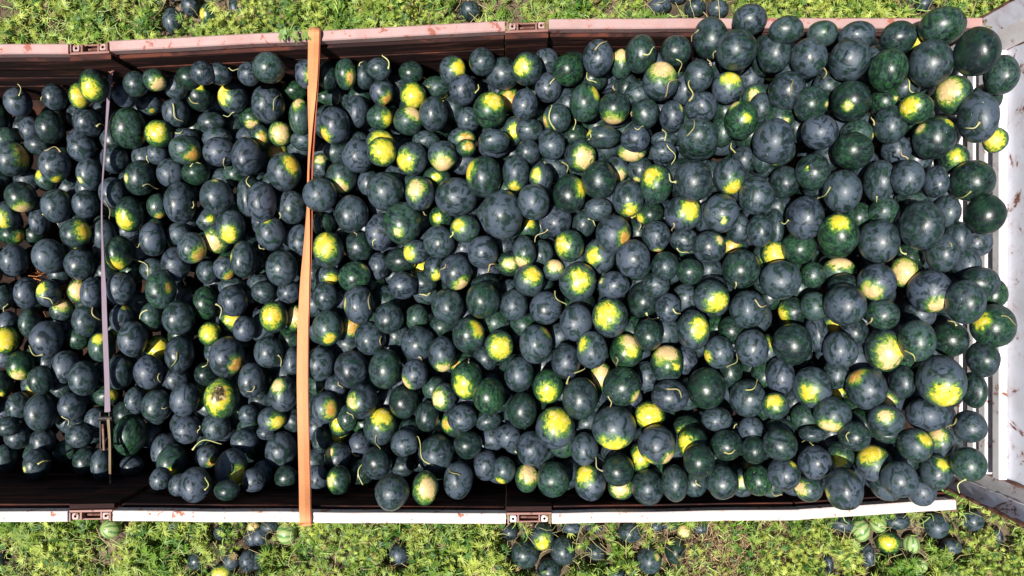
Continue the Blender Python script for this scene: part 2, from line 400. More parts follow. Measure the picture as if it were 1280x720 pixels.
# ledges pressed into the sheet: each a top face and a front face
for (pxw, width, hh) in ((1256, 0.042, 0.05), (1237.5, 0.040, 0.05), (1223, 0.042, 0.05), (1205, 0.04, 0.05), (1188, 0.04, 0.05)):
    dd = XH * F / (pxw + 4 - 640); z = CAM_H - dd
    MB().box(Vector((XH - width / 2 - 0.0015, (low_y + hi_y) / 2, z - hh / 2)) - hb_base, (width / 2, 0, 0), (0, (hi_y - low_y) / 2 - 0.004, 0), (0, 0, hh / 2)).build('ledge_rib', M['headrib'], head, bevel=0.004)
for pts, lean in ((plan, (0.0, -0.0)), (tp[::-1], (0.0, 0.0))):
    for i in range(2):
        a, b = (pts[i], pts[i + 1]); w = MB(); hwall(w, a, b, lean)
        if pts is not plan: w = MB(); hwall(w, b, a, lean, -0.012)
        w.v = [v - hb_base for v in w.v]; w.build('corner_plate', M['headrib'] if i == 1 else M['head'], head)
    # rusted welds along the folds
    for i in range(3):
        q = Vector((*pts[i], 0)); ln = Vector((*lean, 0)); rr = 0.009 if i != 1 else 0.0025
        path = [q + ln * t + Vector((0, 0, hb_base.z + zt * t)) + Vector((rng.uniform(-.003, .003), rng.uniform(-.003, .003), 0)) - hb_base for t in np.linspace(0, 1, 40)]
        MB().tube(path, [rr * rng.uniform(0.6, 1.35) for _ in path], 6).build('rusty_edge' if i != 1 else 'fold_edge', M['rust'] if i != 1 else M['headrib'], head)
# ---------------------------------------------------------------- catalogue of the melons
# one line a melon, measured in 320x180 tiles of the photograph, four units a pixel:
#   x y rx ry tone  [L layer]  [Y/O/C/R x y r spot]  [S x1 y1 x2 y2 stem]   (G in front: lies on the ground)
TILES = {}
TILES[(0, 0)] = """
G 865 105 52 68 b S 885 60 890 115
G 955 30 52 55 b
G 1045 75 45 62 g Y 1012 65 22
G 1180 40 38 55 b
G 870 -20 40 32 b
90 510 72 75 b S 88 410 100 480
275 485 65 68 b S 205 500 215 480
470 430 75 85 d Y 445 445 45
400 480 40 60 g L1 Y 405 480 50
625 470 68 72 b
680 420 40 40 d L2
775 400 62 58 g C 795 430 36
745 520 70 60 b O 757 555 12
880 435 65 65 b L1
945 390 35 28 k L2
880 560 68 80 b S 870 520 910 605
1000 475 72 82 d Y 1003 430 20 S 940 475 990 515
1165 490 78 85 d Y 1108 470 40 S 1110 575 1165 560
1015 365 42 38 b L2
1095 370 55 42 b L1
1245 370 50 62 b L1 S 1150 340 1195 345
645 640 98 105 g
795 670 72 72 g Y 778 655 46
440 610 78 80 b S 480 633 540 633
415 700 85 60 b L1
250 635 75 85 d
155 650 45 60 b L1
115 640 40 55 b L2 O 95 680 20
1060 615 75 60 d L1
925 700 78 62 b S 880 665 920 650
1090 705 80 70 d
1255 590 45 40 g L1 C 1255 622 26
1240 690 50 50 b L1
30 695 55 40 g L1
5 600 25 50 k L2
"""
TILES[(1, 0)] = """
G 1068 55 56 52 d
65 340 82 82 g
255 370 65 78 b Y 290 380 35
190 455 58 35 g L1
222 585 58 95 g C 215 508 30
60 520 85 100 b S 115 480 85 550
30 610 45 40 g L2
120 670 48 55 g L1 C 122 665 52
25 685 32 45 d L1 O 30 690 25
360 380 25 60 k L2
450 370 55 82 g O 478 390 30
350 490 45 40 g L2
420 490 40 40 d L2 S 400 520 420 470
615 345 62 58 d S 635 280 660 345
545 375 28 60 d L1 S 520 330 540 310
630 460 62 70 b O 655 500 30 S 640 385 660 400
520 480 45 50 d L1
775 365 62 60 d
785 480 68 72 g Y 785 475 62
505 560 60 85 b L1
395 630 80 98 b Y 340 680 32
620 590 68 65 g Y 670 595 35
620 715 75 65 b Y 640 705 52
762 605 76 75 g C 795 555 40
888 570 72 90 b
985 355 70 78 b Y 1020 335 36
1130 310 68 72 d
1035 450 70 80 b S 1095 465 1110 425
1235 370 88 85 b
985 545 50 70 d L1
900 440 50 35 g L2 S 855 430 870 435
1170 550 85 95 g Y 1185 495 44
1060 600 55 70 b L1
1190 705 78 60 d
1030 695 65 45 b L1 O 1055 702 35
850 705 60 32 d L1
1265 500 32 45 d L2 O 1265 500 40
1270 650 30 40 g L1
500 708 50 28 d L1
240 702 50 28 d L1
"""
TILES[(2, 0)] = """
G 740 30 58 42 b
G 915 40 55 45 b
G 1030 45 55 45 b
G 830 -10 40 30 b
75 345 78 88 d Y 45 330 38
170 310 38 45 b L2
280 350 78 82 g
180 440 68 78 b S 205 370 190 420
432 290 78 95 b S 470 210 415 250
65 525 65 82 b
545 320 45 85 g L1 C 540 265 34
645 270 80 100 d S 705 235 655 270
820 255 78 82 d S 825 295 840 365
740 410 90 100 d C 755 328 62 S 835 400 770 487
990 190 90 108 d S 930 150 900 205
1190 100 92 82 b
1120 250 105 108 d S 1020 255 1010 290
1260 280 70 110 d L1
935 380 75 85 d S 970 300 990 330
1078 440 80 82 b Y 1095 388 40
1190 400 40 50 b L2
365 515 80 98 g Y 420 460 26
512 540 78 85 d C 505 618 50 S 505 430 510 450
570 440 40 50 d L2
665 570 70 78 d S 600 560 600 580
800 580 62 82 b C 845 535 15
945 535 85 80 b S 875 410 885 505
1145 600 85 100 g Y 1170 585 20 C 1100 520 25
1215 490 35 45 g L1 C 1205 475 28
1245 540 40 60 d L1
225 590 70 75 d O 165 610 25 S 200 530 220 650
85 650 60 45 d L1
10 655 22 45 d L1 Y 10 655 30
200 698 70 58 b
310 682 40 32 d L1 S 300 580 305 650
455 685 85 60 d Y 380 665 18 S 380 700 385 650
615 695 75 68 b S 610 640 650 630
760 698 70 42 d S 750 650 765 710
930 685 105 95 d S 905 600 875 680
1050 660 35 60 g L1
1060 560 30 40 d L2
1270 695 50 60 b Y 1240 690 15 S 1265 630 1280 620
630 475 35 35 d L2
860 450 30 40 b L2
400 400 40 30 d L2 S 375 365 425 415
"""
TILES[(3, 0)] = """
G 780 20 45 40 d
G 650 -5 40 30 d
90 150 88 70 d
30 265 85 105 d
270 170 80 58 g L1
205 290 92 105 b S 290 390 285 340
445 180 98 75 d L1
408 300 105 112 b
650 190 95 85 d
870 130 125 95 g
600 350 100 110 g
812 318 118 122 d
1045 260 118 125 k S 1050 110 1090 140
1165 375 92 100 g
930 475 98 100 g C 892 450 62
740 540 90 80 g Y 693 530 46
585 505 65 60 g L1 C 640 490 12
415 505 105 105 k C 400 530 20
300 430 60 60 d L2
95 455 92 100 b S 120 400 120 460
215 520 88 90 d C 295 520 14
610 625 85 100 b S 510 590 530 625
260 660 98 88 b
445 675 85 78 g C 525 680 12
55 590 60 45 g L1 C 95 605 15 S 0 610 35 600
30 708 105 115 d
830 690 115 108 d Y 905 600 22 C 755 640 25
1050 590 105 130 b S 1060 610 990 640
1090 490 70 50 d L1
1135 700 68 65 g Y 1128 700 58
680 440 50 40 d L2 S 690 390 745 465
145 640 35 35 b L2
"""
TILES[(0, 1)] = """
60 75 85 90 d O 130 48 50
10 170 40 60 k L2
190 5 45 25 b L1
275 105 80 88 b Y 280 178 22 S 235 35 310 40
235 175 60 65 g L1 Y 200 150 20
410 20 75 70 b
575 75 72 75 b
450 150 65 82 b C 402 180 15
700 170 75 92 d C 635 170 15 S 710 210 785 225
140 180 45 30 b L2
105 265 85 78 d C 115 330 42
350 220 40 30 d L2
285 310 80 85 b O 335 250 12
430 300 70 72 b
565 245 70 80 b S 520 280 535 370
650 350 75 90 d Y 613 382 40
785 50 60 55 b S 735 60 740 90
855 145 75 75 b
980 145 75 62 d S 955 115 1010 100
925 30 85 75 g O 965 58 34
1095 40 85 75 b S 1120 70 1120 120
1235 65 78 100 b
1175 150 50 50 g L1
900 295 80 105 b S 960 320 965 290
790 310 45 60 g L1 O 800 365 22
1085 265 88 92 b C 1080 182 14
1255 265 72 105 b S 1260 150 1255 215
40 360 60 75 b Y 8 380 35
60 450 70 45 g L1 O 105 465 25
180 450 55 60 d L1
200 385 55 70 b L1 S 215 350 290 405
380 445 80 75 d Y 428 430 42
370 520 45 40 b L1 Y 380 515 16
70 580 75 82 b
245 560 85 88 b
400 600 80 80 b
520 450 65 75 b L1
595 545 72 88 d Y 585 618 42
765 475 65 88 b S 710 490 690 515
645 440 45 35 b L2
880 600 75 85 b S 920 670 925 705
960 520 75 80 b O 1003 560 40
895 450 45 40 b L1
1090 470 75 80 b C 1058 500 48
1155 410 75 88 b Y 1145 458 38
1045 380 40 35 d L2 Y 1050 375 16
1220 575 65 95 b C 1158 560 12
1125 620 60 62 b O 1150 662 26
1040 640 58 60 b L1
765 630 50 40 d L2 S 665 575 740 655
300 650 40 35 b L1
1160 712 55 30 b L1
"""
TILES[(1, 1)] = """
0 70 60 80 b L1
140 140 85 100 b Y 188 95 42
30 290 75 105 b
215 20 60 60 d L1
100 40 40 30 d L2 O 100 40 40
320 255 88 85 b L-1
180 315 75 85 b S 115 375 108 320
430 165 80 85 d C 420 215 35
510 60 80 85 b
630 40 75 75 d Y 642 30 55
780 75 80 85 d Y 735 90 45
935 60 75 78 b C 930 112 48
1050 20 50 45 g O 1065 10 25
1190 20 75 55 b
1140 165 90 105 d Y 1045 118 40
905 165 60 40 g L1 Y 900 165 18
565 195 55 70 b L1
645 235 95 98 b
480 350 85 95 d S 490 440 500 460
820 250 75 88 b C 795 215 42 S 835 340 850 355
1000 265 105 98 b
1230 350 105 125 b
75 445 75 88 b Y 55 380 18 S 15 505 40 525
335 395 60 55 d L1
225 485 65 85 b L1
360 530 82 92 b Y 345 500 52
735 395 98 108 g C 710 440 22
620 440 72 95 b L1 S 600 475 585 510
515 510 75 80 d L1
925 370 48 55 g L1 Y 905 370 20
1045 425 75 72 g Y 1005 400 32 S 985 440 970 470
915 490 78 85 d
1135 540 78 85 b S 1195 600 1160 640
130 620 82 92 b
0 580 40 65 d L1
360 660 55 45 b L1 Y 375 680 28
290 640 30 50 b L2
495 665 85 78 g C 545 612 18
615 610 55 70 b L1
725 585 80 65 d L1
800 540 65 62 b Y 757 550 32
735 708 72 70 b
1000 640 82 90 b C 1030 712 40 S 950 600 920 630
895 620 55 70 b L1 Y 905 665 26
830 625 25 35 d L2 Y 830 625 36
840 692 50 42 d L1
1150 705 75 55 d
1150 640 45 30 b L2
1040 520 40 40 b L2
20 700 50 35 b L1
340 708 50 28 d L1 Y 330 705 25
1265 600 30 22 d L2 C 1265 600 28
400 40 50 50 d L2
1240 510 40 60 b L2
"""
TILES[(2, 1)] = """
20 145 70 95 b Y 10 222 28
145 170 60 75 b Y 115 150 26
80 40 60 65 d
200 10 68 70 b
340 60 80 85 b C 365 70 48 S 250 90 275 140
215 120 40 40 b L2 S 160 85 220 200
110 290 80 92 b
285 250 82 100 d Y 348 220 34
435 180 88 98 d
520 130 58 65 b L1 C 542 158 28
600 35 75 55 d C 595 65 46
640 130 55 60 b L1 C 625 175 12
720 200 82 100 g Y 690 150 42
755 40 70 55 b S 770 0 800 100
905 185 98 108 b S 785 150 820 190
930 20 95 65 d
1085 160 82 95 b Y 1108 220 40 S 1090 0 1110 45
1160 80 60 70 b L1
1220 260 90 95 d
1250 75 50 75 d
580 275 80 95 b Y 592 338 35
430 325 65 45 b L1
220 385 80 85 b S 180 425 115 490
75 420 60 60 g L1 Y 90 395 22
10 380 40 95 d
150 410 30 40 d L2
690 350 60 50 d L1 Y 640 375 22
505 450 90 100 b O 568 470 36
360 400 45 60 d L1 S 380 375 415 410
285 510 75 82 g Y 243 505 40
60 540 60 80 b C 50 605 36
145 550 40 55 d L2
720 460 72 78 b C 730 532 18 S 640 400 635 430
855 345 95 92 b Y 897 325 45 S 810 395 800 430
1045 345 90 95 b C 1060 380 12
1130 420 60 80 b L1
1240 430 65 85 d
985 515 88 85 b C 1042 480 20
860 480 65 50 b L1 S 825 520 880 540
440 560 78 90 b Y 398 560 34
605 570 85 95 b
765 610 68 75 d
890 640 70 65 d
1145 625 95 100 d S 1120 690 1115 720
1260 570 40 60 g L1 Y 1265 570 20
1100 515 40 25 d L2 O 1100 515 32
210 630 55 55 b C 215 598 36
85 680 80 82 b Y 105 652 38
330 690 95 102 b Y 335 672 48
510 705 78 70 b C 445 685 12
640 692 60 42 b L1
980 630 40 40 b L2
1000 715 80 60 b
720 702 50 42 d L1
1265 680 40 60 d L1
630 440 30 40 d L2
"""
TILES[(3, 1)] = """
225 140 90 95 d Y 192 122 9
85 190 75 80 d L1
370 235 98 108 b S 310 215 250 270
425 35 105 95 d
555 185 80 105 b S 550 260 575 305
700 170 85 90 b S 655 40 690 75
640 30 60 60 b L1
840 190 65 82 b
930 75 55 50 g L1 Y 940 60 30
1020 185 115 108 d S 1020 235 945 270
1085 355 105 102 k
770 405 115 125 d L-1
895 340 60 75 b L1
945 470 60 75 b L1
1035 490 45 35 b L2
870 545 85 95 d S 900 490 915 515
990 600 40 45 d L2
930 650 40 45 g L2
580 335 80 65 g L1
185 370 100 112 b S 65 390 105 380
30 420 45 100 b L1
10 250 25 60 b L2 S 15 265 105 285
45 315 30 25 d L2
350 455 105 110 g Y 352 385 46
450 365 45 45 g L1
555 490 108 108 b
155 520 92 85 g L1
30 550 40 45 d L1 Y 30 550 48
60 680 105 98 d
225 655 65 65 g
355 635 90 65 g L1 C 365 582 52
700 570 45 30 d L2 S 655 510 690 550
545 690 102 95 b C 515 740 45
680 640 60 70 g L1 C 680 640 66
1060 695 110 80 d
380 708 70 35 d L1
940 700 40 30 d L2
720 285 50 25 d L2
300 60 30 40 b L2
"""
TILES[(0, 2)] = """
135 25 65 82 b
20 40 30 60 d L1 S 40 80 20 115
245 28 62 70 d Y 205 0 30 S 200 40 265 80
395 15 45 55 d L1 C 392 10 42
462 25 60 80 b
310 110 58 52 d L1 C 310 76 34
435 160 75 85 b S 465 90 505 160
40 180 55 65 b L1
150 175 55 75 g L1
235 255 85 92 b S 150 290 220 330
30 260 70 70 g Y 32 255 56
30 340 50 40 b L1
105 385 75 75 g C 90 442 32
200 335 65 50 g L2
15 480 30 60 k L1 Y 10 535 16
205 460 65 75 d
330 395 75 85 b
420 450 78 88 b
310 500 50 50 d L1
245 370 30 35 b L2
95 590 65 75 b
205 620 80 95 b
360 590 72 72 b S 315 640 350 685
385 692 60 48 b L1
40 692 60 52 b
90 702 50 45 b L1
605 0 72 85 b
510 295 68 75 g Y 490 250 26
610 150 60 75 b O 630 92 18
665 255 75 90 b
805 5 78 100 g O 850 -5 18
760 140 60 70 g L1 S 700 155 740 110
895 150 85 88 d
600 420 70 88 b
745 420 75 85 b S 800 425 805 470
790 300 40 45 d L2 Y 790 300 52
900 330 75 95 b S 885 320 860 390
880 455 72 70 b L1
530 535 60 45 g L1 Y 575 530 26
680 560 55 70 b S 635 570 640 625
785 590 80 85 b S 810 600 845 592
925 555 75 85 b
1050 230 60 62 g Y 1040 220 40
1135 345 90 105 b O 1190 388 36
1030 430 60 60 d L1 S 1035 350 1010 395
1110 550 90 105 g Y 1090 550 64 R 1092 520 38
1030 75 65 85 g L1
1165 65 75 80 b O 1238 60 12 S 1080 80 1100 150
1225 205 62 65 b
1160 160 30 30 d L2 Y 1160 160 36
1255 460 65 90 b S 1240 515 1275 490
1240 630 50 50 b
938 705 75 75 b
1080 690 72 75 b S 1000 690 990 720
480 660 60 65 b
1250 702 40 32 g L1
"""
TILES[(1, 2)] = """
40 20 50 40 b L1
165 20 60 60 b
90 145 72 82 d Y 75 140 50
200 150 45 75 g L1 C 192 140 44
345 40 65 75 b
360 200 78 90 g Y 370 258 26
515 85 78 98 b C 435 80 20 S 570 30 570 105
470 190 40 45 d L2 O 478 195 35 S 460 225 485 230
665 150 75 82 d
735 20 75 65 b Y 680 40 22
805 150 60 70 g L1
850 20 40 40 d L2 S 820 30 870 20
960 90 82 90 d
935 190 45 40 d L2
1135 60 85 95 d
1065 235 82 92 d Y 1112 200 36
1200 170 60 50 g L2
1215 290 75 80 d Y 1225 300 52
810 275 88 88 b S 815 345 830 360
930 330 70 90 b C 940 408 36
65 320 75 80 d S 110 335 125 390
170 260 35 45 g L2
185 370 45 78 b L1
320 375 75 88 b
475 405 85 95 b S 415 470 435 495
570 250 80 85 b S 630 240 625 285
650 405 85 102 d
795 430 65 78 b C 750 485 30
460 280 35 30 d L2
20 460 45 85 d L1
140 530 75 92 b C 105 490 32
400 490 45 60 b L1
320 480 45 40 g L2 S 320 520 365 490
345 600 72 82 b O 377 612 36
530 565 80 90 b C 475 570 32 S 460 620 490 650
622 690 85 95 d Y 628 640 46 S 605 730 625 800
740 570 75 85 d
855 640 60 80 d
890 500 60 60 g L1
940 545 62 75 b C 908 555 38
1055 460 80 100 g Y 1032 502 42 S 1065 355 1065 375
1165 540 82 92 g
1030 650 75 70 b
1160 660 60 45 b L1
1150 350 55 50 b L2
80 655 75 62 b Y 115 670 36
190 660 40 50 b L1
20 560 30 40 d L2
420 680 35 45 d L1 Y 415 680 32
460 650 40 60 g L1
770 702 60 32 d L1
"""
TILES[(2, 2)] = """
10 85 72 82 d
170 100 80 85 b S 215 15 270 80
320 170 82 95 b
490 148 90 102 b Y 465 130 54
60 180 70 60 g L2
120 280 82 100 b O 178 215 26
400 310 78 95 b Y 350 280 30
270 365 72 92 b
240 240 40 40 b L2
570 315 85 90 g C 590 268 44 Y 600 320 28 S 520 345 520 390
655 60 80 90 d L1 S 670 120 750 145
780 100 65 75 b S 805 105 840 125
680 235 75 80 d
775 380 85 95 d C 775 315 56 Y 820 395 16
500 20 60 50 b L1
905 210 85 102 b Y 940 200 42
1035 320 75 82 b Y 973 345 26 S 1070 395 1120 330
1025 205 40 40 g L2
1180 105 95 95 d S 1215 60 1270 85
995 45 92 85 b Y 1035 78 48
1200 300 85 95 b
1100 210 35 40 d L2
870 50 50 50 b L2
550 490 98 100 d C 620 545 26 S 480 540 490 590
445 440 35 50 d L2 C 445 440 50
180 490 80 88 g Y 175 532 44
340 550 90 108 d S 275 480 365 405
35 430 75 90 b
50 610 75 95 d
675 440 40 60 b L2
790 540 95 85 b S 775 505 845 545
690 635 82 72 g L1 Y 690 642 76
860 360 50 60 b L2
970 500 98 105 d
1090 420 50 70 d L1
1180 550 95 95 b S 1170 510 1230 460
1200 400 40 40 d L2
1255 440 40 60 g L1
1025 655 80 62 b
1195 705 65 65 b S 1110 700 1125 680
875 695 70 60 d Y 865 725 30
1262 585 30 50 d L1 Y 1265 580 26
215 700 98 108 b Y 228 660 60
510 695 110 112 d Y 505 795 56
380 670 50 42 b L2
"""
TILES[(3, 2)] = """
385 85 108 105 d
570 130 90 80 g S 520 150 490 180
760 130 90 60 b L1
810 15 118 108 b C 845 92 46
985 70 105 110 d
1120 30 45 50 g L1 S 1085 10 1100 40
1125 190 120 108 g Y 1060 165 38 S 1165 140 1240 190
745 265 95 105 g S 680 310 730 365
910 255 100 90 d L1 S 905 165 945 190
1075 355 85 90 d
120 115 72 65 d L1 Y 52 145 46
230 90 55 60 g L1
120 280 102 105 d
240 230 60 90 b L1
360 310 88 95 b
430 220 60 70 b L2
330 195 35 30 d L2 Y 330 195 30
580 310 100 108 d C 605 345 66 Y 645 310 38
670 470 60 90 d L1
865 465 128 128 b Y 875 548 64
1030 510 60 95 d L1
490 500 105 105 d O 437 430 42
60 440 70 95 b
220 495 100 105 b Y 195 530 42
340 430 50 60 d L1
35 590 70 70 d Y 30 565 38
350 520 30 25 d L2 Y 350 520 28
320 630 100 88 d C 300 700 45
590 660 98 80 d C 590 640 32
800 630 122 88 b
1010 692 88 82 b S 890 695 945 650
130 570 50 50 d L2
180 650 60 60 g L1
60 702 75 52 d
440 600 60 50 g L2
470 680 50 50 d L1
605 560 25 20 d L2 C 605 560 25
"""
TILES[(0, 3)] = """
90 20 70 65 b
215 45 68 65 b
400 20 75 60 d
480 0 45 40 b L1
30 130 55 75 d
185 160 70 80 b C 130 190 12 S 190 160 250 145
330 95 55 35 g L1
430 145 68 75 d
510 160 52 82 b
650 15 85 105 g
660 170 62 55 b
830 90 75 90 b L1
860 150 75 90 g Y 855 208 30
805 235 50 60 b L1
975 265 85 90 b S 1020 230 1025 290
900 265 50 45 b L1
1035 120 62 60 b O 1065 152 22 S 960 90 1100 60
1160 185 82 105 b Y 1205 230 44
1135 290 55 35 d L1
1220 45 70 60 b
1270 240 25 30 b L2
G 555 480 58 50 w
G 1105 500 38 42 b
G 985 640 50 48 b
G 1160 640 45 50 b
G 1245 640 48 60 b
G 1110 700 60 45 b Y 1095 712 35
G 1265 525 42 45 b
G 1265 470 40 28 d C 1265 470 40
G 5 620 25 50 d
"""
TILES[(1, 3)] = """
10 40 20 60 g L1
50 0 50 40 b
125 90 80 95 b S 120 180 180 195
35 205 45 65 b L1
150 225 60 60 d L1
325 40 48 68 b
290 140 35 35 b L1
310 230 45 65 b L1
410 15 35 30 d L1 Y 410 15 30
410 125 68 78 b C 362 105 26
415 240 62 78 g C 372 245 28
520 60 50 65 b L1 S 480 90 520 120
530 205 62 75 d S 545 145 540 265
605 150 75 88 b
745 55 72 70 b
900 110 88 100 b S 810 25 890 165
735 165 50 40 d L1
680 300 88 95 d
845 280 68 88 g C 862 290 54
1010 240 75 98 b S 960 180 1020 215
1060 60 72 75 d
1150 165 65 78 b
1240 190 60 70 d Y 1215 258 22
1185 30 45 45 b L1
1260 20 65 65 b
G 155 505 52 60 w
G 70 470 50 32 b
G 20 520 45 50 b
G 715 610 50 55 b
G 5 640 25 55 b
G 1270 500 38 42 b
"""
TILES[(2, 3)] = """
100 80 80 90 b
10 40 35 60 b L1 S 15 95 50 140
360 85 70 85 b
530 190 80 85 d S 420 120 455 195
545 275 50 45 d L1 C 540 285 42
75 230 60 75 g C 85 205 46
205 235 85 92 g
390 250 82 95 b Y 358 210 44
680 275 82 95 b
815 255 68 95 d
725 65 98 102 b C 790 135 36 Y 665 145 24
640 130 30 50 d L1 Y 640 130 40
905 55 78 85 d Y 860 55 42
935 145 80 90 d
1070 65 85 80 d S 1060 100 1110 90
1050 250 82 88 d
1210 90 65 70 d
1230 240 75 82 g
1150 250 20 20 d L2 C 1150 250 20
910 250 40 45 d L2 S 920 240 940 270
1265 60 30 50 b L1
G 150 520 58 75 b Y 155 568 36
G 65 610 70 75 d
G 255 590 65 78 b
G 185 690 60 62 d
G 420 595 48 48 b
G 300 475 55 35 b
G 410 475 45 30 b
G 590 500 60 55 b
G 720 470 35 30 b
G 790 465 40 28 b
G 860 495 40 40 d C 860 495 52
G 945 480 38 30 b
G 685 640 62 72 b C 728 625 16
G 815 595 52 68 d
G 525 708 50 32 b
"""
TILES[(3, 3)] = """
60 60 90 85 d
80 210 82 85 b Y 130 160 15 S 10 295 60 310
235 150 88 90 b S 180 50 235 68
200 280 55 45 d L1 C 155 280 34
380 285 98 112 b L-1 O 292 310 18
360 120 60 65 g L1 Y 355 150 30
430 20 85 75 d S 400 45 410 0
530 155 95 95 b Y 515 95 58
600 10 85 48 d
735 65 95 85 d Y 792 35 32
860 45 62 72 d L1 C 850 10 40
655 235 95 95 b
840 200 82 90 d Y 877 160 26
1000 160 98 88 g S 975 235 935 300
220 10 70 40 d
G 370 460 60 42 b
G 460 490 50 60 w
G 550 460 45 45 w
G 645 445 68 42 b
G 600 550 68 60 d Y 600 555 38
G 715 560 45 50 w
G 495 615 38 62 b
G 840 470 68 65 b
G 915 570 58 40 b
G 1020 440 60 55 b
G 300 660 28 45 b
G 1145 520 30 42 b
G 760 665 38 40 w
"""
# ---------------------------------------------------------------- the melons
def parse():
    out = []
    for (c, r), txt in TILES.items():
        ox, oy = c * 320, r * 180
        for ln in txt.strip().splitlines():
            t = ln.split(); g = t[0] == 'G'
            if g: t = t[1:]
            m = dict(x=ox + float(t[0]) / 4, y=oy + float(t[1]) / 4, rx=float(t[2]) / 4, ry=float(t[3]) / 4, tone=t[4], L=0, spots=[], stem=None, ground=g)
            i = 5
            while i < len(t):
                if t[i][0] == 'L': m['L'] = int(t[i][1:]); i += 1
                elif t[i] == 'S': a = [float(q) / 4 for q in t[i + 1:i + 5]]; m['stem'] = (ox + a[0], oy + a[1], ox + a[2], oy + a[3]); i += 5
                else: a = [float(q) / 4 for q in t[i + 1:i + 4]]; m['spots'].append((t[i], ox + a[0], oy + a[1], a[2])); i += 4
            r_ = min(m['rx'], m['ry'])
            if any((m['x'] - o['x']) ** 2 + (m['y'] - o['y']) ** 2 < (0.55 * min(r_, o['rx'], o['ry'])) ** 2 and o['ground'] == g for o in out): continue
            out.append(m)
    return out
MEL = parse()

SX = [-300, 0, 130, 250, 380, 500, 640, 760, 900, 1000, 1100, 1230, 1300]
SD = [3.95, 3.93, 3.90, 3.85, 3.76, 3.64, 3.50, 3.42, 3.30, 3.22, 3.13, 3.09, 3.09]
def surf(x, y):
    d = np.interp(x, SX, SD)
    d = d + 0.10 * np.clip((np.abs(y - 330) - 170) / 110, 0, 1) * np.clip((900 - x) / 300, 0.1, 1)
    return d

bed = [m for m in MEL if not m['ground']]; grd = [m for m in MEL if m['ground']]
n = len(bed)
X = np.array([m['x'] for m in bed]); Y = np.array([m['y'] for m in bed]); RX = np.array([m['rx'] for m in bed]); RY = np.array([m['ry'] for m in bed])
LAY = np.array([m['L'] for m in bed], float)
ux, uy = (X - 640) / F, -(Y - 360) / F
cth = 1 / np.sqrt(1 + ux ** 2 + uy ** 2); rad2 = ux ** 2 + uy ** 2 + 1e-9
KX = 1 - (1 - cth) * ux ** 2 / rad2; KY = 1 - (1 - cth) * uy ** 2 / rad2
rpx = (RX * KX + RY * KY) / 2 / F
for i, m in enumerate(bed):                 # half-hidden ones show only a slice: their whole body is melon-sized
    need = {1: 0.066, 2: 0.070}.get(m['L'], 0) / float(surf(X[i], Y[i]) + 0.1)
    if rpx[i] < need:
        k = need / rpx[i]; m['rx'] = RX[i] = RX[i] * k; m['ry'] = RY[i] = RY[i] * k; rpx[i] = need
        mean = (RX[i] + RY[i]) / 2; m['rx'] = RX[i] = 0.5 * (RX[i] + mean); m['ry'] = RY[i] = 0.5 * (RY[i] + mean)
target = surf(X, Y) + np.select([LAY < 0, LAY == 1, LAY >= 2], [-0.09, 0.075, 0.13], 0.0) - 0.5 * (rpx * 3.5 - 0.083)
D = target.copy()
def clampD(D):
    z = CAM_H - D; r = rpx * D
    D = np.minimum(D, CAM_H - (ZF + 0.004) - r * 0.97)                 # not below the deck
    for i in range(n):                                                  # not through the walls
        s = 1 if uy[i] > 0 else -1
        wy = abs(wall_y(ux[i] * D[i], s))
        dm = wy / (abs(uy[i]) + RY[i] * KY[i] / F)
        if dm > RIM - 0.06: D[i] = min(D[i], dm)
        if ux[i] > 0.55:
            dm = (XH - 0.05) / (ux[i] + RX[i] * KX[i] / F)
            D[i] = min(D[i], dm)
    return D
bias = LAY * 0.06
for it in range(70):
    P = np.stack([ux * D, uy * D, CAM_H - D], 1); r = rpx * D
    dv = P[:, None] - P[None]; dist = np.sqrt((dv ** 2).sum(-1)) + np.eye(n) * 9
    ov = np.clip((r[:, None] + r[None]) * 0.97 - dist, 0, None)
    eff = D + bias; deeper = np.sign(eff[:, None] - eff[None])
    lat = np.sqrt(dv[..., 0] ** 2 + dv[..., 1] ** 2)
    gain = ov * np.clip(dist / (np.abs(dv[..., 2]) + 0.05), 0.5, 2.0)
    D = D + 0.22 * (gain * deeper).sum(1)
    D = np.clip(D + 0.04 * (target - D), target - 0.13, target + 0.24)
    if it % 10 == 9: D = clampD(D)
D = clampD(D)
for i, m in enumerate(bed): m['d'] = float(D[i])
for m in grd:
    rr = (m['rx'] + m['ry']) / 2 / F * CAM_H
    m['d'] = CAM_H - rr * 0.93 * (CAM_H - rr) / CAM_H

TONE = {'b': (0.68, 0.14, 0), 'd': (0.46, 0.32, 0), 'k': (0.16, 0.15, 0), 'g': (0.40, 1.0, 0), 'w': (0.0, 0.5, 1)}
SPOTC = {'Y': (0.60, 0.475, 0.022), 'O': (0.48, 0.24, 0.04), 'C': (0.58, 0.40, 0.19), 'R': (0.022, 0.010, 0.006)}

def template(nu, nv):
    P = [(0, 0, 1)]
    for j in range(1, nv):
        th = math.pi * j / nv
        for i in range(nu): P.append((math.sin(th) * math.cos(2 * math.pi * i / nu), math.sin(th) * math.sin(2 * math.pi * i / nu), math.cos(th)))
    P.append((0, 0, -1)); Fq = []
    for i in range(nu): Fq.append((0, 1 + i, 1 + (i + 1) % nu, 1 + (i + 1) % nu))
    for j in range(nv - 2):
        a, b = 1 + j * nu, 1 + (j + 1) * nu
        for i in range(nu): Fq.append((a + i, b + i, b + (i + 1) % nu, a + (i + 1) % nu))
    a = 1 + (nv - 2) * nu; e = len(P) - 1
    for i in range(nu): Fq.append((a + i, e, a + (i + 1) % nu, a + (i + 1) % nu))
    tri = []
    for q in Fq:
        tri.append((q[0], q[1], q[2]))
        if q[3] != q[2]: tri.append((q[0], q[2], q[3]))
    return np.array(P), np.array(tri)
HI = template(30, 16); LO = template(18, 10)

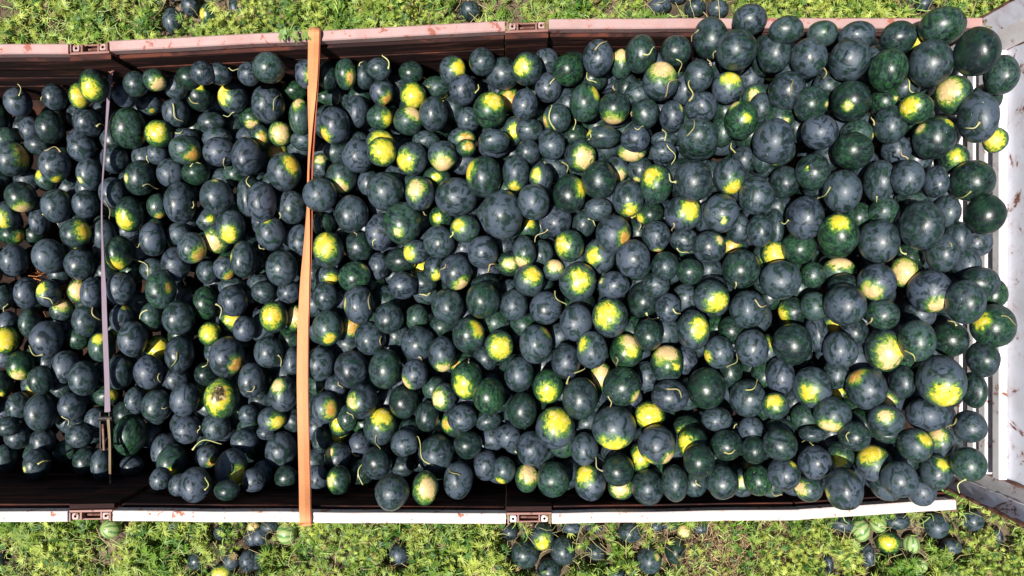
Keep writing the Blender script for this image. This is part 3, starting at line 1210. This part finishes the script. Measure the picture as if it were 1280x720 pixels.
def basis(a):
    a = a / np.linalg.norm(a); h = np.array([1, 0, 0]) if abs(a[0]) < 0.8 else np.array([0, 1, 0])
    u = np.cross(h, a); u /= np.linalg.norm(u); return np.stack([u, np.cross(a, u), a], 1)

def view_frame(m):
    w = np.array([-(m['x'] - 640) / F, (m['y'] - 360) / F, 1.0]); w /= np.linalg.norm(w)
    u = np.array([1.0, 0, 0]); u -= w * u.dot(w); u /= np.linalg.norm(u); return u, np.cross(w, u), w

def melon_data(m, tpl):
    """vertices about the melon's centre + attributes"""
    P, tri = tpl; d = m['d']
    x_, y_ = (m['x'] - 640) / F, -(m['y'] - 360) / F; c = 1 / math.sqrt(1 + x_ * x_ + y_ * y_); q = x_ * x_ + y_ * y_ + 1e-9
    ax = m['rx'] * d / F * (1 - (1 - c) * x_ * x_ / q); ay = m['ry'] * d / F * (1 - (1 - c) * y_ * y_ / q)
    m['size'] = (ax, ay, (ax + ay) / 2)
    u, v, w = view_frame(m)
    def indir(sx, sy):
        a, b = (sx - m['x']) / m['rx'], -(sy - m['y']) / m['ry']; l = math.hypot(a, b)
        if l > 0.94: a, b, l = a / l * 0.94, b / l * 0.94, 0.94
        return u * a + v * b + w * math.sqrt(1 - l * l)
    if m['stem']:
        s = m['stem']; e0 = math.hypot((s[0] - m['x']) / m['rx'], (s[1] - m['y']) / m['ry']); e1 = math.hypot((s[2] - m['x']) / m['rx'], (s[3] - m['y']) / m['ry'])
        m['sbase'], m['stip'] = ((s[0], s[1]), (s[2], s[3])) if e0 <= e1 else ((s[2], s[3]), (s[0], s[1]))
        axis = indir(*m['sbase'])
    else:
        axis = rng.normal(size=3); axis[2] = -abs(axis[2]) if m['L'] < 1 else axis[2]; axis /= np.linalg.norm(axis)
    B = basis(np.array(axis)); Dn = P @ B.T                       # template pole -> axis
    k = rng.normal(size=(3, 3)) * 1.3; ph = rng.uniform(0, 6, 3)
    bump = 1 + 0.015 * np.sin(Dn @ k.T * 1.7 + ph).sum(1)
    ang = np.arccos(np.clip(P[:, 2], -1, 1)); bump -= 0.035 * np.exp(-(ang / 0.22) ** 2) + 0.02 * np.exp(-((math.pi - ang) / 0.2) ** 2)
    V = Dn * np.array([ax, ay, (ax + ay) / 2]) * bump[:, None]
    spot = np.full(len(P), -3.0); sc = np.tile(np.array(SPOTC['Y']), (len(P), 1))
    for (kind, sx, sy, sr) in m['spots']:
        nd = indir(sx, sy); size = math.asin(min(0.76, sr / ((m['rx'] + m['ry']) / 2))) * 1.1 + 0.04
        t = 1 - np.arccos(np.clip(Dn @ nd, -1, 1)) / size
        better = (t > spot) if kind != 'R' else (t > 0.0)
        col = np.array(SPOTC[kind]) * (1 + rng.uniform(-0.12, 0.1))
        if kind == 'Y': col = col * np.array([1, rng.uniform(0.88, 1.05), 1])
        sc[better] = col; spot = np.maximum(spot, t)
    tb = TONE[m['tone']]; j = rng.uniform(-0.24, 0.2)
    tone = np.array([tb[0] + j, max(0, tb[1] + rng.uniform(-0.1, 0.25)) if tb[1] < 1 else rng.uniform(0.8, 1.1), tb[2]])
    N = len(P)
    return V, tri, dict(lp=('FLOAT_VECTOR', P), seed=('FLOAT', np.full(N, rng.uniform(0, 400))), tone=('FLOAT_VECTOR', np.tile(tone, (N, 1))),
                        spot=('FLOAT', spot), spotc=('FLOAT_VECTOR', sc))

def stem_tube(m, mb, off):
    """curly dry stem: from the melon's crown, lifting off and curling to where the tip shows"""
    u, v, w = view_frame(m); ax, ay, az = m['size']; d = m['d']
    def surfpt(sx, sy, lift):
        a, b = (sx - m['x']) / m['rx'], -(sy - m['y']) / m['ry']; l = math.hypot(a, b)
        h = math.sqrt(max(0, 1 - min(l, 0.97) ** 2))
        return Vector(u * a * ax + v * b * ay + w * (h * az + lift)) + off
    (bx, by), (tx, ty) = m['sbase'], m['stip']; pts = []; N = 9
    L = math.hypot(tx - bx, ty - by) + 1e-6; nx, ny = -(ty - by) / L, (tx - bx) / L; bow = rng.choice([-1, 1]) * rng.uniform(0.12, 0.32) * L; wob = rng.uniform(-0.1, 0.1) * L
    for i in range(N):
        t = i / (N - 1); o = bow * math.sin(math.pi * t) + wob * math.sin(2 * math.pi * t)
        pts.append(surfpt(bx + (tx - bx) * t + nx * o, by + (ty - by) * t + ny * o, -0.004 + 0.016 * math.sin(math.pi * min(1, t * 0.9))))
    # a last little hook
    dirv = (pts[-1] - pts[-2]).normalized(); pts.append(pts[-1] + dirv * 0.007 + Vector((nx, -ny, 0.2)) * (0.006 * (1 if bow > 0 else -1)))
    th = rng.uniform(0.7, 1.25)
    mb.tube(pts, [q * th for q in [0.0062, 0.0038] + [0.0031] * (N - 4) + [0.0028, 0.0024, 0.0018]], 5)

def add_leafc(o, col):
    me = o.data; a = me.attributes.new('leafc', 'FLOAT_COLOR', 'POINT')
    a.data.foreach_set('color', np.tile(np.array([*col, 1.0], np.float32), len(me.vertices)))

# which ones stand as things of their own: those that show largest, and all that lie loose on the ground
vis = [m['rx'] * m['ry'] * {-1: 1.15, 0: 1.0, 1: 0.55, 2: 0.3}[m['L']] for m in bed]
order = np.argsort(vis)[::-1]; singles = set(int(i) for i in order[:262])

def zone(m):
    x, y = m['x'], m['y']
    if m['ground']:
        near = 'pink-railed wall' if y < 360 else 'white-railed wall'
        if x > 1180: at = 'near headboard corner'
        elif x > 820: at = 'past middle posts'
        elif x > 600: at = 'by middle posts'
        elif x > 300: at = 'near orange strap'
        else: at = 'near mauve strap'
        return f'in vines by {near}, {at}'
    if x > 1150: zx = 'by headboard'
    elif x > 900: zx = 'high near headboard'
    elif x > 660: zx = 'past middle posts'
    elif x > 405: zx = 'before middle posts'
    elif x > 360: zx = 'at orange strap'
    elif x > 150: zx = 'between the straps'
    elif x > 110: zx = 'at mauve strap'
    else: zx = 'beyond mauve strap'
    zy = ', along pink rail' if y < 150 else (', along white rail' if y > 545 else (', pink-rail half' if y < 345 else ', white-rail half'))
    if not m['spots']:
        nb = [o for o in bed if o is not m and o['spots'] and (o['L'] < 1) and math.hypot(o['x'] - x, o['y'] - y) < 1.12 * (m['rx'] + m['ry'] + o['rx'] + o['ry']) / 2]
        if nb:
            o = min(nb, key=lambda o: math.hypot(o['x'] - x, o['y'] - y)); s = max(o['spots'], key=lambda q: q[3])
            zy += ', touching ' + SN[s[0]].replace(' patch', '-patched') + ' melon' + (', ' + ('headboard' if o['x'] > x else ('strap' if x > 135 else 'tail')) + ' side' if len(nb) else '')
        else: zy += ', among plain melons'
    return zx + zy
def spotdir(m, s):
    a, b = (s[1] - m['x']) / m['rx'], (s[2] - m['y']) / m['ry']
    if math.hypot(a, b) < 0.33: return 'on top'
    if abs(a) > abs(b): return 'facing headboard' if a > 0 else ('facing orange strap' if m['x'] > 405 else ('facing mauve strap' if m['x'] > 135 else 'facing tail'))
    return 'facing white rail' if b > 0 else 'facing pink rail'
SN = {'Y': 'yellow patch', 'O': 'orange patch', 'C': 'cream patch', 'R': 'rotten patch'}
TN = {'b': 'blue-grey', 'd': 'dark green', 'k': 'blackish', 'g': 'mottled green', 'w': 'pale striped'}
def label(m):
    r = sum(m['size']) / 3
    sz = 'large ' if r > 0.098 else ('small ' if r < 0.076 else '')
    if any(s[0] == 'R' for s in m['spots']): return 'watermelon with rotten brown hole in its broad yellow patch'
    t = f"{sz}{TN[m['tone']]} watermelon"
    if m['spots']:
        s = max(m['spots'], key=lambda q: q[3]); big = s[3] / ((m['rx'] + m['ry']) / 2)
        w = 'broad ' if big > 0.55 else ('small ' if big < 0.25 else '')
        t += f", {w}{SN[s[0]]} {spotdir(m, s)}"
    elif m['stem']: t += ' with curly stem'
    t += (', ' if not m['ground'] else ' ') + zone(m)
    while len(t.split()) > 16: t = t.rsplit(',', 1)[0]
    return t

from collections import Counter
def unique_labels(ms):
    """add what sets look-alikes apart: their shape, then which way they are long, then the size"""
    L = {id(m): label(m) for m in ms}
    def shape(m):
        a = m['rx'] / m['ry']; return 'oval' if abs(a - 1) > 0.13 else 'round'
    def lean(m): return 'biggish' if sum(m['size']) / 3 > 0.086 else 'smallish'
    for f in (shape, lean):
        c = Counter(L.values())
        for m in ms:
            l = L[id(m)]
            if c[l] > 1:
                if len(l.split()) > 15: l = l.rsplit(',', 1)[0]
                w = f(m)
                L[id(m)] = l.replace(' watermelon', ' ' + w + ' watermelon', 1) if not (f is lean and l.startswith(('large', 'small'))) else l
    return L
melon_stuff = []
for i, m in enumerate(bed + grd):
    m['size'] = tuple([(m['rx'] + m['ry']) / 2 / F * m['d'] * 0.95] * 3)
LAB = unique_labels([m for i, m in enumerate(bed + grd) if i >= n or i in singles])
for i, m in enumerate(bed + grd):
    m['c'] = px(m['x'], m['y'], m['d'])
    if i < n and i not in singles: melon_stuff.append(m); continue
    V, tri, at = melon_data(m, HI)
    o = np_mesh('watermelon', V, tri, M['melon'], at, loc=m['c'])
    tag(o, LAB[id(m)], 'watermelon', 'watermelons loose on the ground' if m['ground'] else 'watermelons heaped in the truck bed')
    if m['stem']:
        mb = MB(); stem_tube(m, mb, Vector()); so = mb.build('stem', M['stem'], o, smooth=True)
        k = rng.uniform(0.5, 1.1); add_leafc(so, (0.42 * k, 0.40 * k * rng.uniform(0.8, 1.1), 0.15 * k * rng.uniform(0.8, 1.3)))

# the rest of the heap: half-hidden melons seen in the gaps and the layers below them
pos = np.array([list(m['c']) for m in bed]); rad = np.array([sum(m_['size']) / 3 for m_ in bed])
fill = []
PB, RB = [pos], [rad]
allp, allr = pos.copy(), rad.copy()
for (lo_, hi_, cnt, sep) in ((0.09, 0.17, 9000, 0.86), (0.16, 0.30, 6000, 0.86), (0.3, 0.5, 1800, 0.86)):
    for _ in range(cnt):
        wx = rng.uniform(-3.65, 2.34); wy = rng.uniform(-1.12, 1.22); r_ = rng.uniform(0.073, 0.092)
        if wx + r_ > XH - 0.06 or (wx > 2.0 and not (low_y + r_ + 0.06 < wy < hi_y - r_ - 0.06)): continue
        if wy + r_ > wall_y(wx, 1) or wy - r_ < wall_y(wx, -1): continue
        d = 3.6
        for _k in range(2): d = float(surf(640 + wx / d * F, 360 - wy / d * F))
        off = rng.uniform(lo_, hi_) if wx > -2.85 else rng.uniform(0, 0.15)
        z = CAM_H - d - off
        if z - r_ < ZF: z = ZF + r_
        if z > CAM_H - d - lo_ + 0.02 and wx > -2.85: continue
        q = np.array([wx, wy, z]); dq = CAM_H - z
        if 640 + (wx + r_) / dq * F > 1205 + (1.5 * abs(wy)): continue
        if (np.sqrt(((allp - q) ** 2).sum(1)) < (allr + r_) * sep).any(): continue
        allp = np.vstack([allp, q]); allr = np.append(allr, r_)
        dd = CAM_H - z
        fm = dict(x=640 + wx / dd * F, y=360 - wy / dd * F, rx=r_ / dd * F, ry=r_ * rng.uniform(0.95, 1.1) / dd * F, tone=str(rng.choice(['b', 'd', 'g'], p=[0.5, 0.35, 0.15])), L=2, spots=[], stem=None, ground=False, d=dd)
        if rng.random() < 0.09:
            a = rng.uniform(0, 6.28); fm['spots'].append((str(rng.choice(['Y', 'C', 'O'])), fm['x'] + math.cos(a) * fm['rx'] * 0.6, fm['y'] + math.sin(a) * fm['ry'] * 0.6, fm['rx'] * rng.uniform(0.3, 0.5)))
        fm['c'] = Vector(q); fill.append(fm)
VV, TT, AT, off = [], [], {}, 0
smb = MB()
for k, m in enumerate(melon_stuff + fill):
    V, tri, at = melon_data(m, HI if k < len(melon_stuff) else LO)
    VV.append(V + np.array(m['c'])); TT.append(tri + off); off += len(V)
    for a, (ty, dat) in at.items(): AT.setdefault(a, (ty, []))[1].append(dat)
    if m['stem']: stem_tube(m, smb, m['c'])
pile = np_mesh('watermelon_heap', np.vstack(VV), np.vstack(TT), M['melon'], {a: (ty, np.concatenate(l)) for a, (ty, l) in AT.items()})
tag(pile, 'half-hidden watermelons filling the gaps and lower layers of the truckload', 'watermelons', kind='stuff')
so = smb.build('stems', M['stem'], pile, smooth=True); so['kind'] = 'stuff'; add_leafc(so, (0.48, 0.48, 0.2))
print('melons', len(bed), len(grd), 'single', len(singles), 'rest', len(melon_stuff), 'fill', len(fill))
# ---------------------------------------------------------------- straps
def ribbon(name, rows, mat, crease=0.0, parent=None, tex=0.006, th=0.0022):
    """rows: (px, py, depth, width m, roll) centre line in the photograph; a creased woven band of real thickness"""
    ctrl = [(px(a, b, c), w, r) for (a, b, c, w, r) in rows]; pts = []
    for i in range(len(ctrl) - 1):
        for t in np.linspace(0, 1, 9)[:-1 if i < len(ctrl) - 2 else None]:
            p0 = ctrl[max(i - 1, 0)][0]; p1, w1, r1 = ctrl[i]; p2, w2, r2 = ctrl[i + 1]; p3 = ctrl[min(i + 2, len(ctrl) - 1)][0]
            p = 0.5 * ((2 * p1) + (p2 - p0) * t + (2 * p0 - 5 * p1 + 4 * p2 - p3) * t * t + (3 * p1 - p0 - 3 * p2 + p3) * t ** 3)
            pts.append((p, w1 + (w2 - w1) * t, r1 + (r2 - r1) * t))
    V, Fc = [], []; cross = [-1, -0.33, 0.05, 0.12, 0.5, 1]; K = len(cross)
    for i, (p, w, r) in enumerate(pts):
        t = (pts[min(i + 1, len(pts) - 1)][0] - pts[max(i - 1, 0)][0]).normalized()
        s = Vector((1, 0, 0)); s = (s - t * s.dot(t)).normalized(); u = s.cross(t).normalized()
        if u.z < -0.01: u = -u
        s2 = s * math.cos(r) + u * math.sin(r); u2 = u * math.cos(r) - s * math.sin(r)
        wob = mnoise.noise(p * 6) * 0.002
        for layer in (0, 1):
            for c in cross:
                hgt = crease * (1 - abs(c - 0.08) / 1.0) + wob + layer * th
                V.append(p + s2 * (c * w / 2) + u2 * hgt)
    for i in range(len(pts) - 1):
        a, b = i * 2 * K, (i + 1) * 2 * K
        for k in range(K - 1):
            Fc += [(a + K + k, a + K + k + 1, b + K + k + 1, b + K + k), (a + k + 1, a + k, b + k, b + k + 1)]
        Fc += [(a, a + K, b + K, b), (a + K - 1, b + K - 1, b + 2 * K - 1, a + 2 * K - 1)]
    loc = pts[0][0]
    o = mesh_obj(name, [v - loc for v in V], Fc, mat, parent, loc, smooth=False)
    return o
STRAP = [(393.5, 47, 3.95, .052, 0), (393, 36.6, 3.55, .052, 0), (392.5, 37.2, 3.385, .052, 0), (392, 50, 3.384, .052, 0), (391.5, 75, 3.46, .053, 0.1), (390, 120, 3.59, .054, 0.45), (388.5, 165, 3.635, .054, 0.95), (386.5, 205, 3.66, .054, 1.22), (385.5, 240, 3.69, .054, 1.18),
                          (384.5, 280, 3.67, .054, 0.85), (383, 320, 3.655, .055, 0.55), (380.5, 370, 3.65, .057, 0.2), (378.5, 420, 3.65, .058, 0.05), (378, 480, 3.64, .058, 0), (379, 540, 3.62, .057, 0), (380.5, 600, 3.50, .055, 0), (381, 640, 3.387, .054, 0), (381.3, 653.5, 3.383, .054, 0), (381.5, 655.5, 3.42, .054, 0), (381.5, 648, 3.9, .054, 0)]
o = ribbon('load_strap', STRAP, M['orange'], 0.006)
fe = ribbon('folded_edge', [(a + 3.6, b, c + 0.0045, 0.036, r * 0.8) for (a, b, c, w, r) in STRAP], M['orange_dark'], 0.003)
fe.parent = o; fe.location = fe.location - o.location
tag(o, 'orange webbing strap stretched across the load between the two rails', 'strap')
tie = tag(empty('mauve_tie_strap', px(133, 340, 3.7)), 'faded mauve webbing strap with ratchet across the load near the tail', 'strap')
def sub(o):
    o.parent = tie; o.location = Vector(o.location) - tie.location; return o
sub(ribbon('webbing', [(139, 88, 3.62, .024, 0.3), (138, 97, 3.66, .023, 0.4), (136, 120, 3.73, .024, 0.4), (133, 160, 3.77, .023, .6), (130.5, 200, 3.78, .022, .7), (128, 240, 3.79, .021, .8), (127.5, 280, 3.79, .021, .7), (128.5, 320, 3.79, .027, .6), (130, 360, 3.79, .030, .2), (132, 420, 3.785, .030, .1), (134, 480, 3.78, .030, .1), (134.5, 515, 3.775, .032, 0)], M['mauve'], 0.002))
def tp_(x, y, d): return px(x, y, d) - tie.location
hk = MB(); hk.tube([tp_(134.5, 83, 3.58), tp_(137, 80.5, 3.57), tp_(141, 82, 3.575), tp_(142, 88, 3.60), tp_(139, 91, 3.615), tp_(136, 88, 3.61)], 0.008, 7).build('hook', M['post'], tie, smooth=True)
rt = MB()
for sx in (127.3, 138.5): rt.beam(tp_(sx, 514, 3.765), tp_(sx + 0.3, 561, 3.785), 0.005, 0.035)
rt.build('ratchet_frame', M['iron'], tie, bevel=0.001)
MB().tube([tp_(125.5, 523, 3.757), tp_(141, 523, 3.757)], 0.014, 10).build('ratchet_spool', M['iron'], tie)
MB().beam(tp_(128.5, 530, 3.745), tp_(130, 563, 3.745), 0.011, 0.008).build('ratchet_handle', M['rust'], tie, bevel=0.002)
MB().tube([tp_(126, 562, 3.765), tp_(139, 560, 3.765)], 0.007, 8).build('ratchet_bolt', M['iron'], tie)
sub(ribbon('strap_tail', [(135.5, 524, 3.745, .018, 0.2), (137, 550, 3.755, .016, 0.3), (137.6, 575, 3.75, .016, .3), (137.8, 600, 3.85, .014, .4), (137.5, 622, 3.60, .012, .3)][:4] + [(137.4, 612, 3.78, .012, .3)], M['brass'], 0.001))

# ---------------------------------------------------------------- vines, straw
def leaf_shape(rs):
    """deeply lobed melon leaf: outline of lobes round the petiole, folded and curled"""
    lob = [(0.0, 0.10), (0.20, 0.55), (0.45, 0.26), (0.62, 0.85), (0.95, 0.30), (1.15, 0.80), (1.42, 0.34), (1.5708, 1.0)]
    ang = [a - 0.0 for a, _ in lob] + [math.pi - a for a, _ in lob[-2::-1]]
    r = [q for _, q in lob] + [q for _, q in lob[-2::-1]]
    pts = [(0, 0.12, 0)]
    for a, q in zip(ang, r):
        q *= rs.uniform(0.82, 1.12); a += rs.uniform(-0.06, 0.06)
        pts.append((math.cos(a) * q * 0.72, math.sin(a) * q, -0.28 * q * q + 0.20 * abs(math.cos(a)) * q + rs.uniform(-.05, .05)))
    P = np.array(pts); T = np.array([(0, i, i + 1) for i in range(1, len(pts) - 1)])
    return P, T
SH = [leaf_shape(rng) for _ in range(10)]
def in_truck(x, y): return (x > -4.0) & (x < 2.9) & (np.abs(y - 0.03) < 1.16)
gpos = np.array([[m['c'].x, m['c'].y, m['size'][0], m['size'][1]] for m in grd])
def fnoise(x, y, s, o=0.0): return np.array([mnoise.noise(Vector((a * s, b * s, o))) for a, b in zip(x, y)])
def scatter(n, x0, x1, y0, y1):
    x = rng.uniform(x0, x1, n); y = rng.uniform(y0, y1, n); k = ~in_truck(x, y); return x[k], y[k]
def leaves(name, x, y, label, small=1.0):
    n = len(x); nz = fnoise(x, y, 2.2) + 0.5 * fnoise(x, y, 7, 3.0)
    straw_zone = np.exp(-(((x - 1.65) / 0.42) ** 2 + ((y + 2.0) / 0.45) ** 2)) + 0.8 * np.exp(-(((x - 0.18) / 0.14) ** 2 + ((y - 2.1) / 0.2) ** 2)) + 0.7 * np.exp(-(((x + 3.75) / 0.22) ** 2 + ((y - 1.95) / 0.15) ** 2))
    keep = rng.random(n) < np.clip(0.95 + nz * 1.7, 0.04, 1) * (1 - 0.85 * np.clip(straw_zone, 0, 1))
    for (gx, gy, ga, gb) in gpos:                 # leaves are pushed aside by the melons that lie open
        keep &= ~((((x - gx) / (ga + 0.042)) ** 2 + ((y - gy) / (gb + 0.042)) ** 2) < 1.0) | (rng.random(n) < 0.03)
    x, y, nz = x[keep], y[keep], nz[keep]; n = len(x)
    hmax = np.clip(0.16 + 0.22 * nz + 0.05 * fnoise(x, y, 15, 5.0), 0.03, 0.27); z = hmax * rng.random(n) ** 0.7 + 0.012
    sc = rng.uniform(0.030, 0.095, n) * np.clip(1 + 0.5 * fnoise(x, y, 1.8, 21.0), 0.6, 1.4) * small; yaw = rng.uniform(0, 2 * math.pi, n); pit = rng.normal(0.1, 0.38, n); rol = rng.normal(0, 0.35, n)
    kind = rng.integers(0, len(SH), n); Vs, Ts, Cs, off = [], [], [], 0
    warm = np.clip(0.55 + fnoise(x, y, 3.3, 9.0) * 1.1 + rng.normal(0, 0.22, n), 0, 1)
    c0, c1, c2 = np.array([0.13, 0.25, 0.024]), np.array([0.43, 0.49, 0.09]), np.array([0.045, 0.12, 0.014])
    col = c0 + (c1 - c0) * warm[:, None]; dk = rng.random(n) < 0.2; col[dk] = c2 * rng.uniform(0.8, 1.5, (dk.sum(), 1))
    dry = rng.random(n) < 0.035; col[dry] = np.array([0.34, 0.25, 0.10]); col *= rng.uniform(0.75, 1.2, (n, 1))
    for k, (P, T) in enumerate(SH):
        idx = np.where(kind == k)[0]
        if not len(idx): continue
        cy, sy, cp, sp, cr, sr = np.cos(yaw[idx]), np.sin(yaw[idx]), np.cos(pit[idx]), np.sin(pit[idx]), np.cos(rol[idx]), np.sin(rol[idx])
        Q = P[None] * sc[idx][:, None, None]
        X1 = Q[..., 0] * cr[:, None] + Q[..., 2] * sr[:, None]; Z1 = -Q[..., 0] * sr[:, None] + Q[..., 2] * cr[:, None]; Y1 = Q[..., 1]
        Y2 = Y1 * cp[:, None] - Z1 * sp[:, None]; Z2 = Y1 * sp[:, None] + Z1 * cp[:, None]
        X3 = X1 * cy[:, None] - Y2 * sy[:, None]; Y3 = X1 * sy[:, None] + Y2 * cy[:, None]
        V = np.stack([X3 + x[idx][:, None], Y3 + y[idx][:, None], np.maximum(Z2 + z[idx][:, None], 0.004)], -1)
        np_ = P.shape[0]; Vs.append(V.reshape(-1, 3)); Ts.append((T[None] + (np.arange(len(idx)) * np_)[:, None, None]).reshape(-1, 3) + off); off += len(idx) * np_
        Cs.append(np.repeat(col[idx], np_, 0))
    o = np_mesh(name, np.vstack(Vs), np.vstack(Ts), M['leaf'], {'leafc': ('FLOAT_VECTOR', np.vstack(Cs))}, smooth=False)
    tag(o, label, 'vines', kind='stuff'); return o
x1, y1 = scatter(50000, -4.3, 4.3, 1.16, 2.75); x2, y2 = scatter(50000, -4.3, 4.3, -2.75, -1.16)
leaves('vine_leaves', np.concatenate([x1, x2]), np.concatenate([y1, y2]), 'lobed yellow-green vine leaves covering the field beside the truck')
x1, y1 = scatter(70000, -9, 9, -6, 6); k = (np.abs(x1) > 4.3) | (np.abs(y1) > 2.75)
leaves('far_vine_leaves', x1[k], y1[k], 'lobed vine leaves of the wider field around', 1.8)

def strands(name, n, cx, cy, sx, sy, label, z0=0.015, zr=0.07, cols=((0.50, 0.38, 0.18), (0.30, 0.17, 0.10)), rad=0.0022, L=(0.06, 0.2), extra=None):
    mb = MB(); cs = []
    spots = [(rng.normal(cx, sx), rng.normal(cy, sy)) for _ in range(n)] + (extra or [])
    for (x, y) in spots:
        a = rng.uniform(0, 6.28); l = rng.uniform(*L); z = z0 + rng.random() * zr; b = rng.normal(0, 0.25) * l; zz = rng.normal(0, 0.02)
        d = Vector((math.cos(a), math.sin(a), 0)); s = Vector((-d.y, d.x, 0)); p = Vector((x, y, z))
        pts = [p - d * (l / 2) + Vector((0, 0, -zz)), p - d * (l / 6) + s * b * 0.8, p + d * (l / 6) + s * b, p + d * (l / 2) + Vector((0, 0, zz))]
        for q in pts: q.z = max(q.z, z0)
        k0 = len(mb.v); mb.tube(pts, [rad, rad, rad * 0.9, rad * 0.6], 3, caps=False)
        c = np.array(cols[0]) + (np.array(cols[1]) - np.array(cols[0])) * rng.random(); cs += [c * rng.uniform(0.8, 1.2)] * (len(mb.v) - k0)
    o = mb.build(name, M['straw']); a = o.data.attributes.new('leafc', 'FLOAT_VECTOR', 'POINT'); a.data.foreach_set('vector', np.array(cs, np.float32).ravel())
    tag(o, label, 'straw', kind='stuff'); return o
strands('dry_straw', 900, 1.66, -1.98, 0.30, 0.20, 'tangle of pale dry straw beside the white-railed wall')
ex = []
for _ in range(2600):
    x = rng.uniform(-4.2, 4.2); y = rng.uniform(1.2, 2.7) * rng.choice([-1, 1]); ex.append((x, y))
strands('vine_runners', 0, 0, 0, 1, 1, 'thin dry vine runners threading through the leaves', 0.03, 0.16, ((0.36, 0.36, 0.14), (0.46, 0.34, 0.17)), 0.0020, (0.08, 0.26), ex)
ex = [(rng.uniform(-4.2, 4.2), rng.uniform(1.2, 2.7) * rng.choice([-1, 1])) for _ in range(6500)]
ex = [p for p in ex if not (((p[0] - gpos[:, 0]) / (gpos[:, 2] + .03)) ** 2 + ((p[1] - gpos[:, 1]) / (gpos[:, 3] + .03)) ** 2 < 1).any()]
strands('weed_blades', 0, 0, 0, 1, 1, 'thin green weed blades standing between the vine leaves', 0.03, 0.2, ((0.34, 0.46, 0.12), (0.12, 0.26, 0.04)), 0.0036, (0.04, 0.12), ex)
strands('deck_chaff', 170, -2.62, 0.02, 0.16, 0.10, 'orange-brown chaff and straw on the deck between the melons', ZF + 0.004, 0.05, ((0.50, 0.19, 0.05), (0.30, 0.10, 0.03)), 0.0024, (0.03, 0.1))

# a broken vine shoot caught on the pink rail by the orange strap
P0 = px(367, 46, RIM - 0.012); sprig = tag(empty('vine_sprig', P0), 'small green vine shoot caught on the pink rail beside the orange strap', 'sprig')
mb = MB(); path = [Vector((-0.045 + 0.025 * i, 0.012 * math.sin(i * 1.7), 0.006 + 0.006 * math.sin(i))) for i in range(6)]
mb.tube(path, 0.0022, 5); st = mb.build('shoot', M['leaf'], sprig); add_leafc(st, (0.16, 0.24, 0.05))
for i in range(16):
    P, T = SH[i % 10]; q = path[i % 6]; sc = rng.uniform(0.018, 0.032); Rm = Matrix.Rotation(rng.uniform(0, 6.28), 3, 'Z') @ Matrix.Rotation(rng.normal(0, 0.4), 3, 'X')
    V = [Rm @ Vector(p * sc) + q + Vector((rng.normal(0, 0.008), rng.normal(0, 0.014), 0.012 + 0.006 * rng.random())) for p in P]
    lf = mesh_obj('leaf', V, T, M['leaf'], sprig); add_leafc(lf, (0.2 * rng.uniform(0.8, 1.5), 0.30, 0.06))
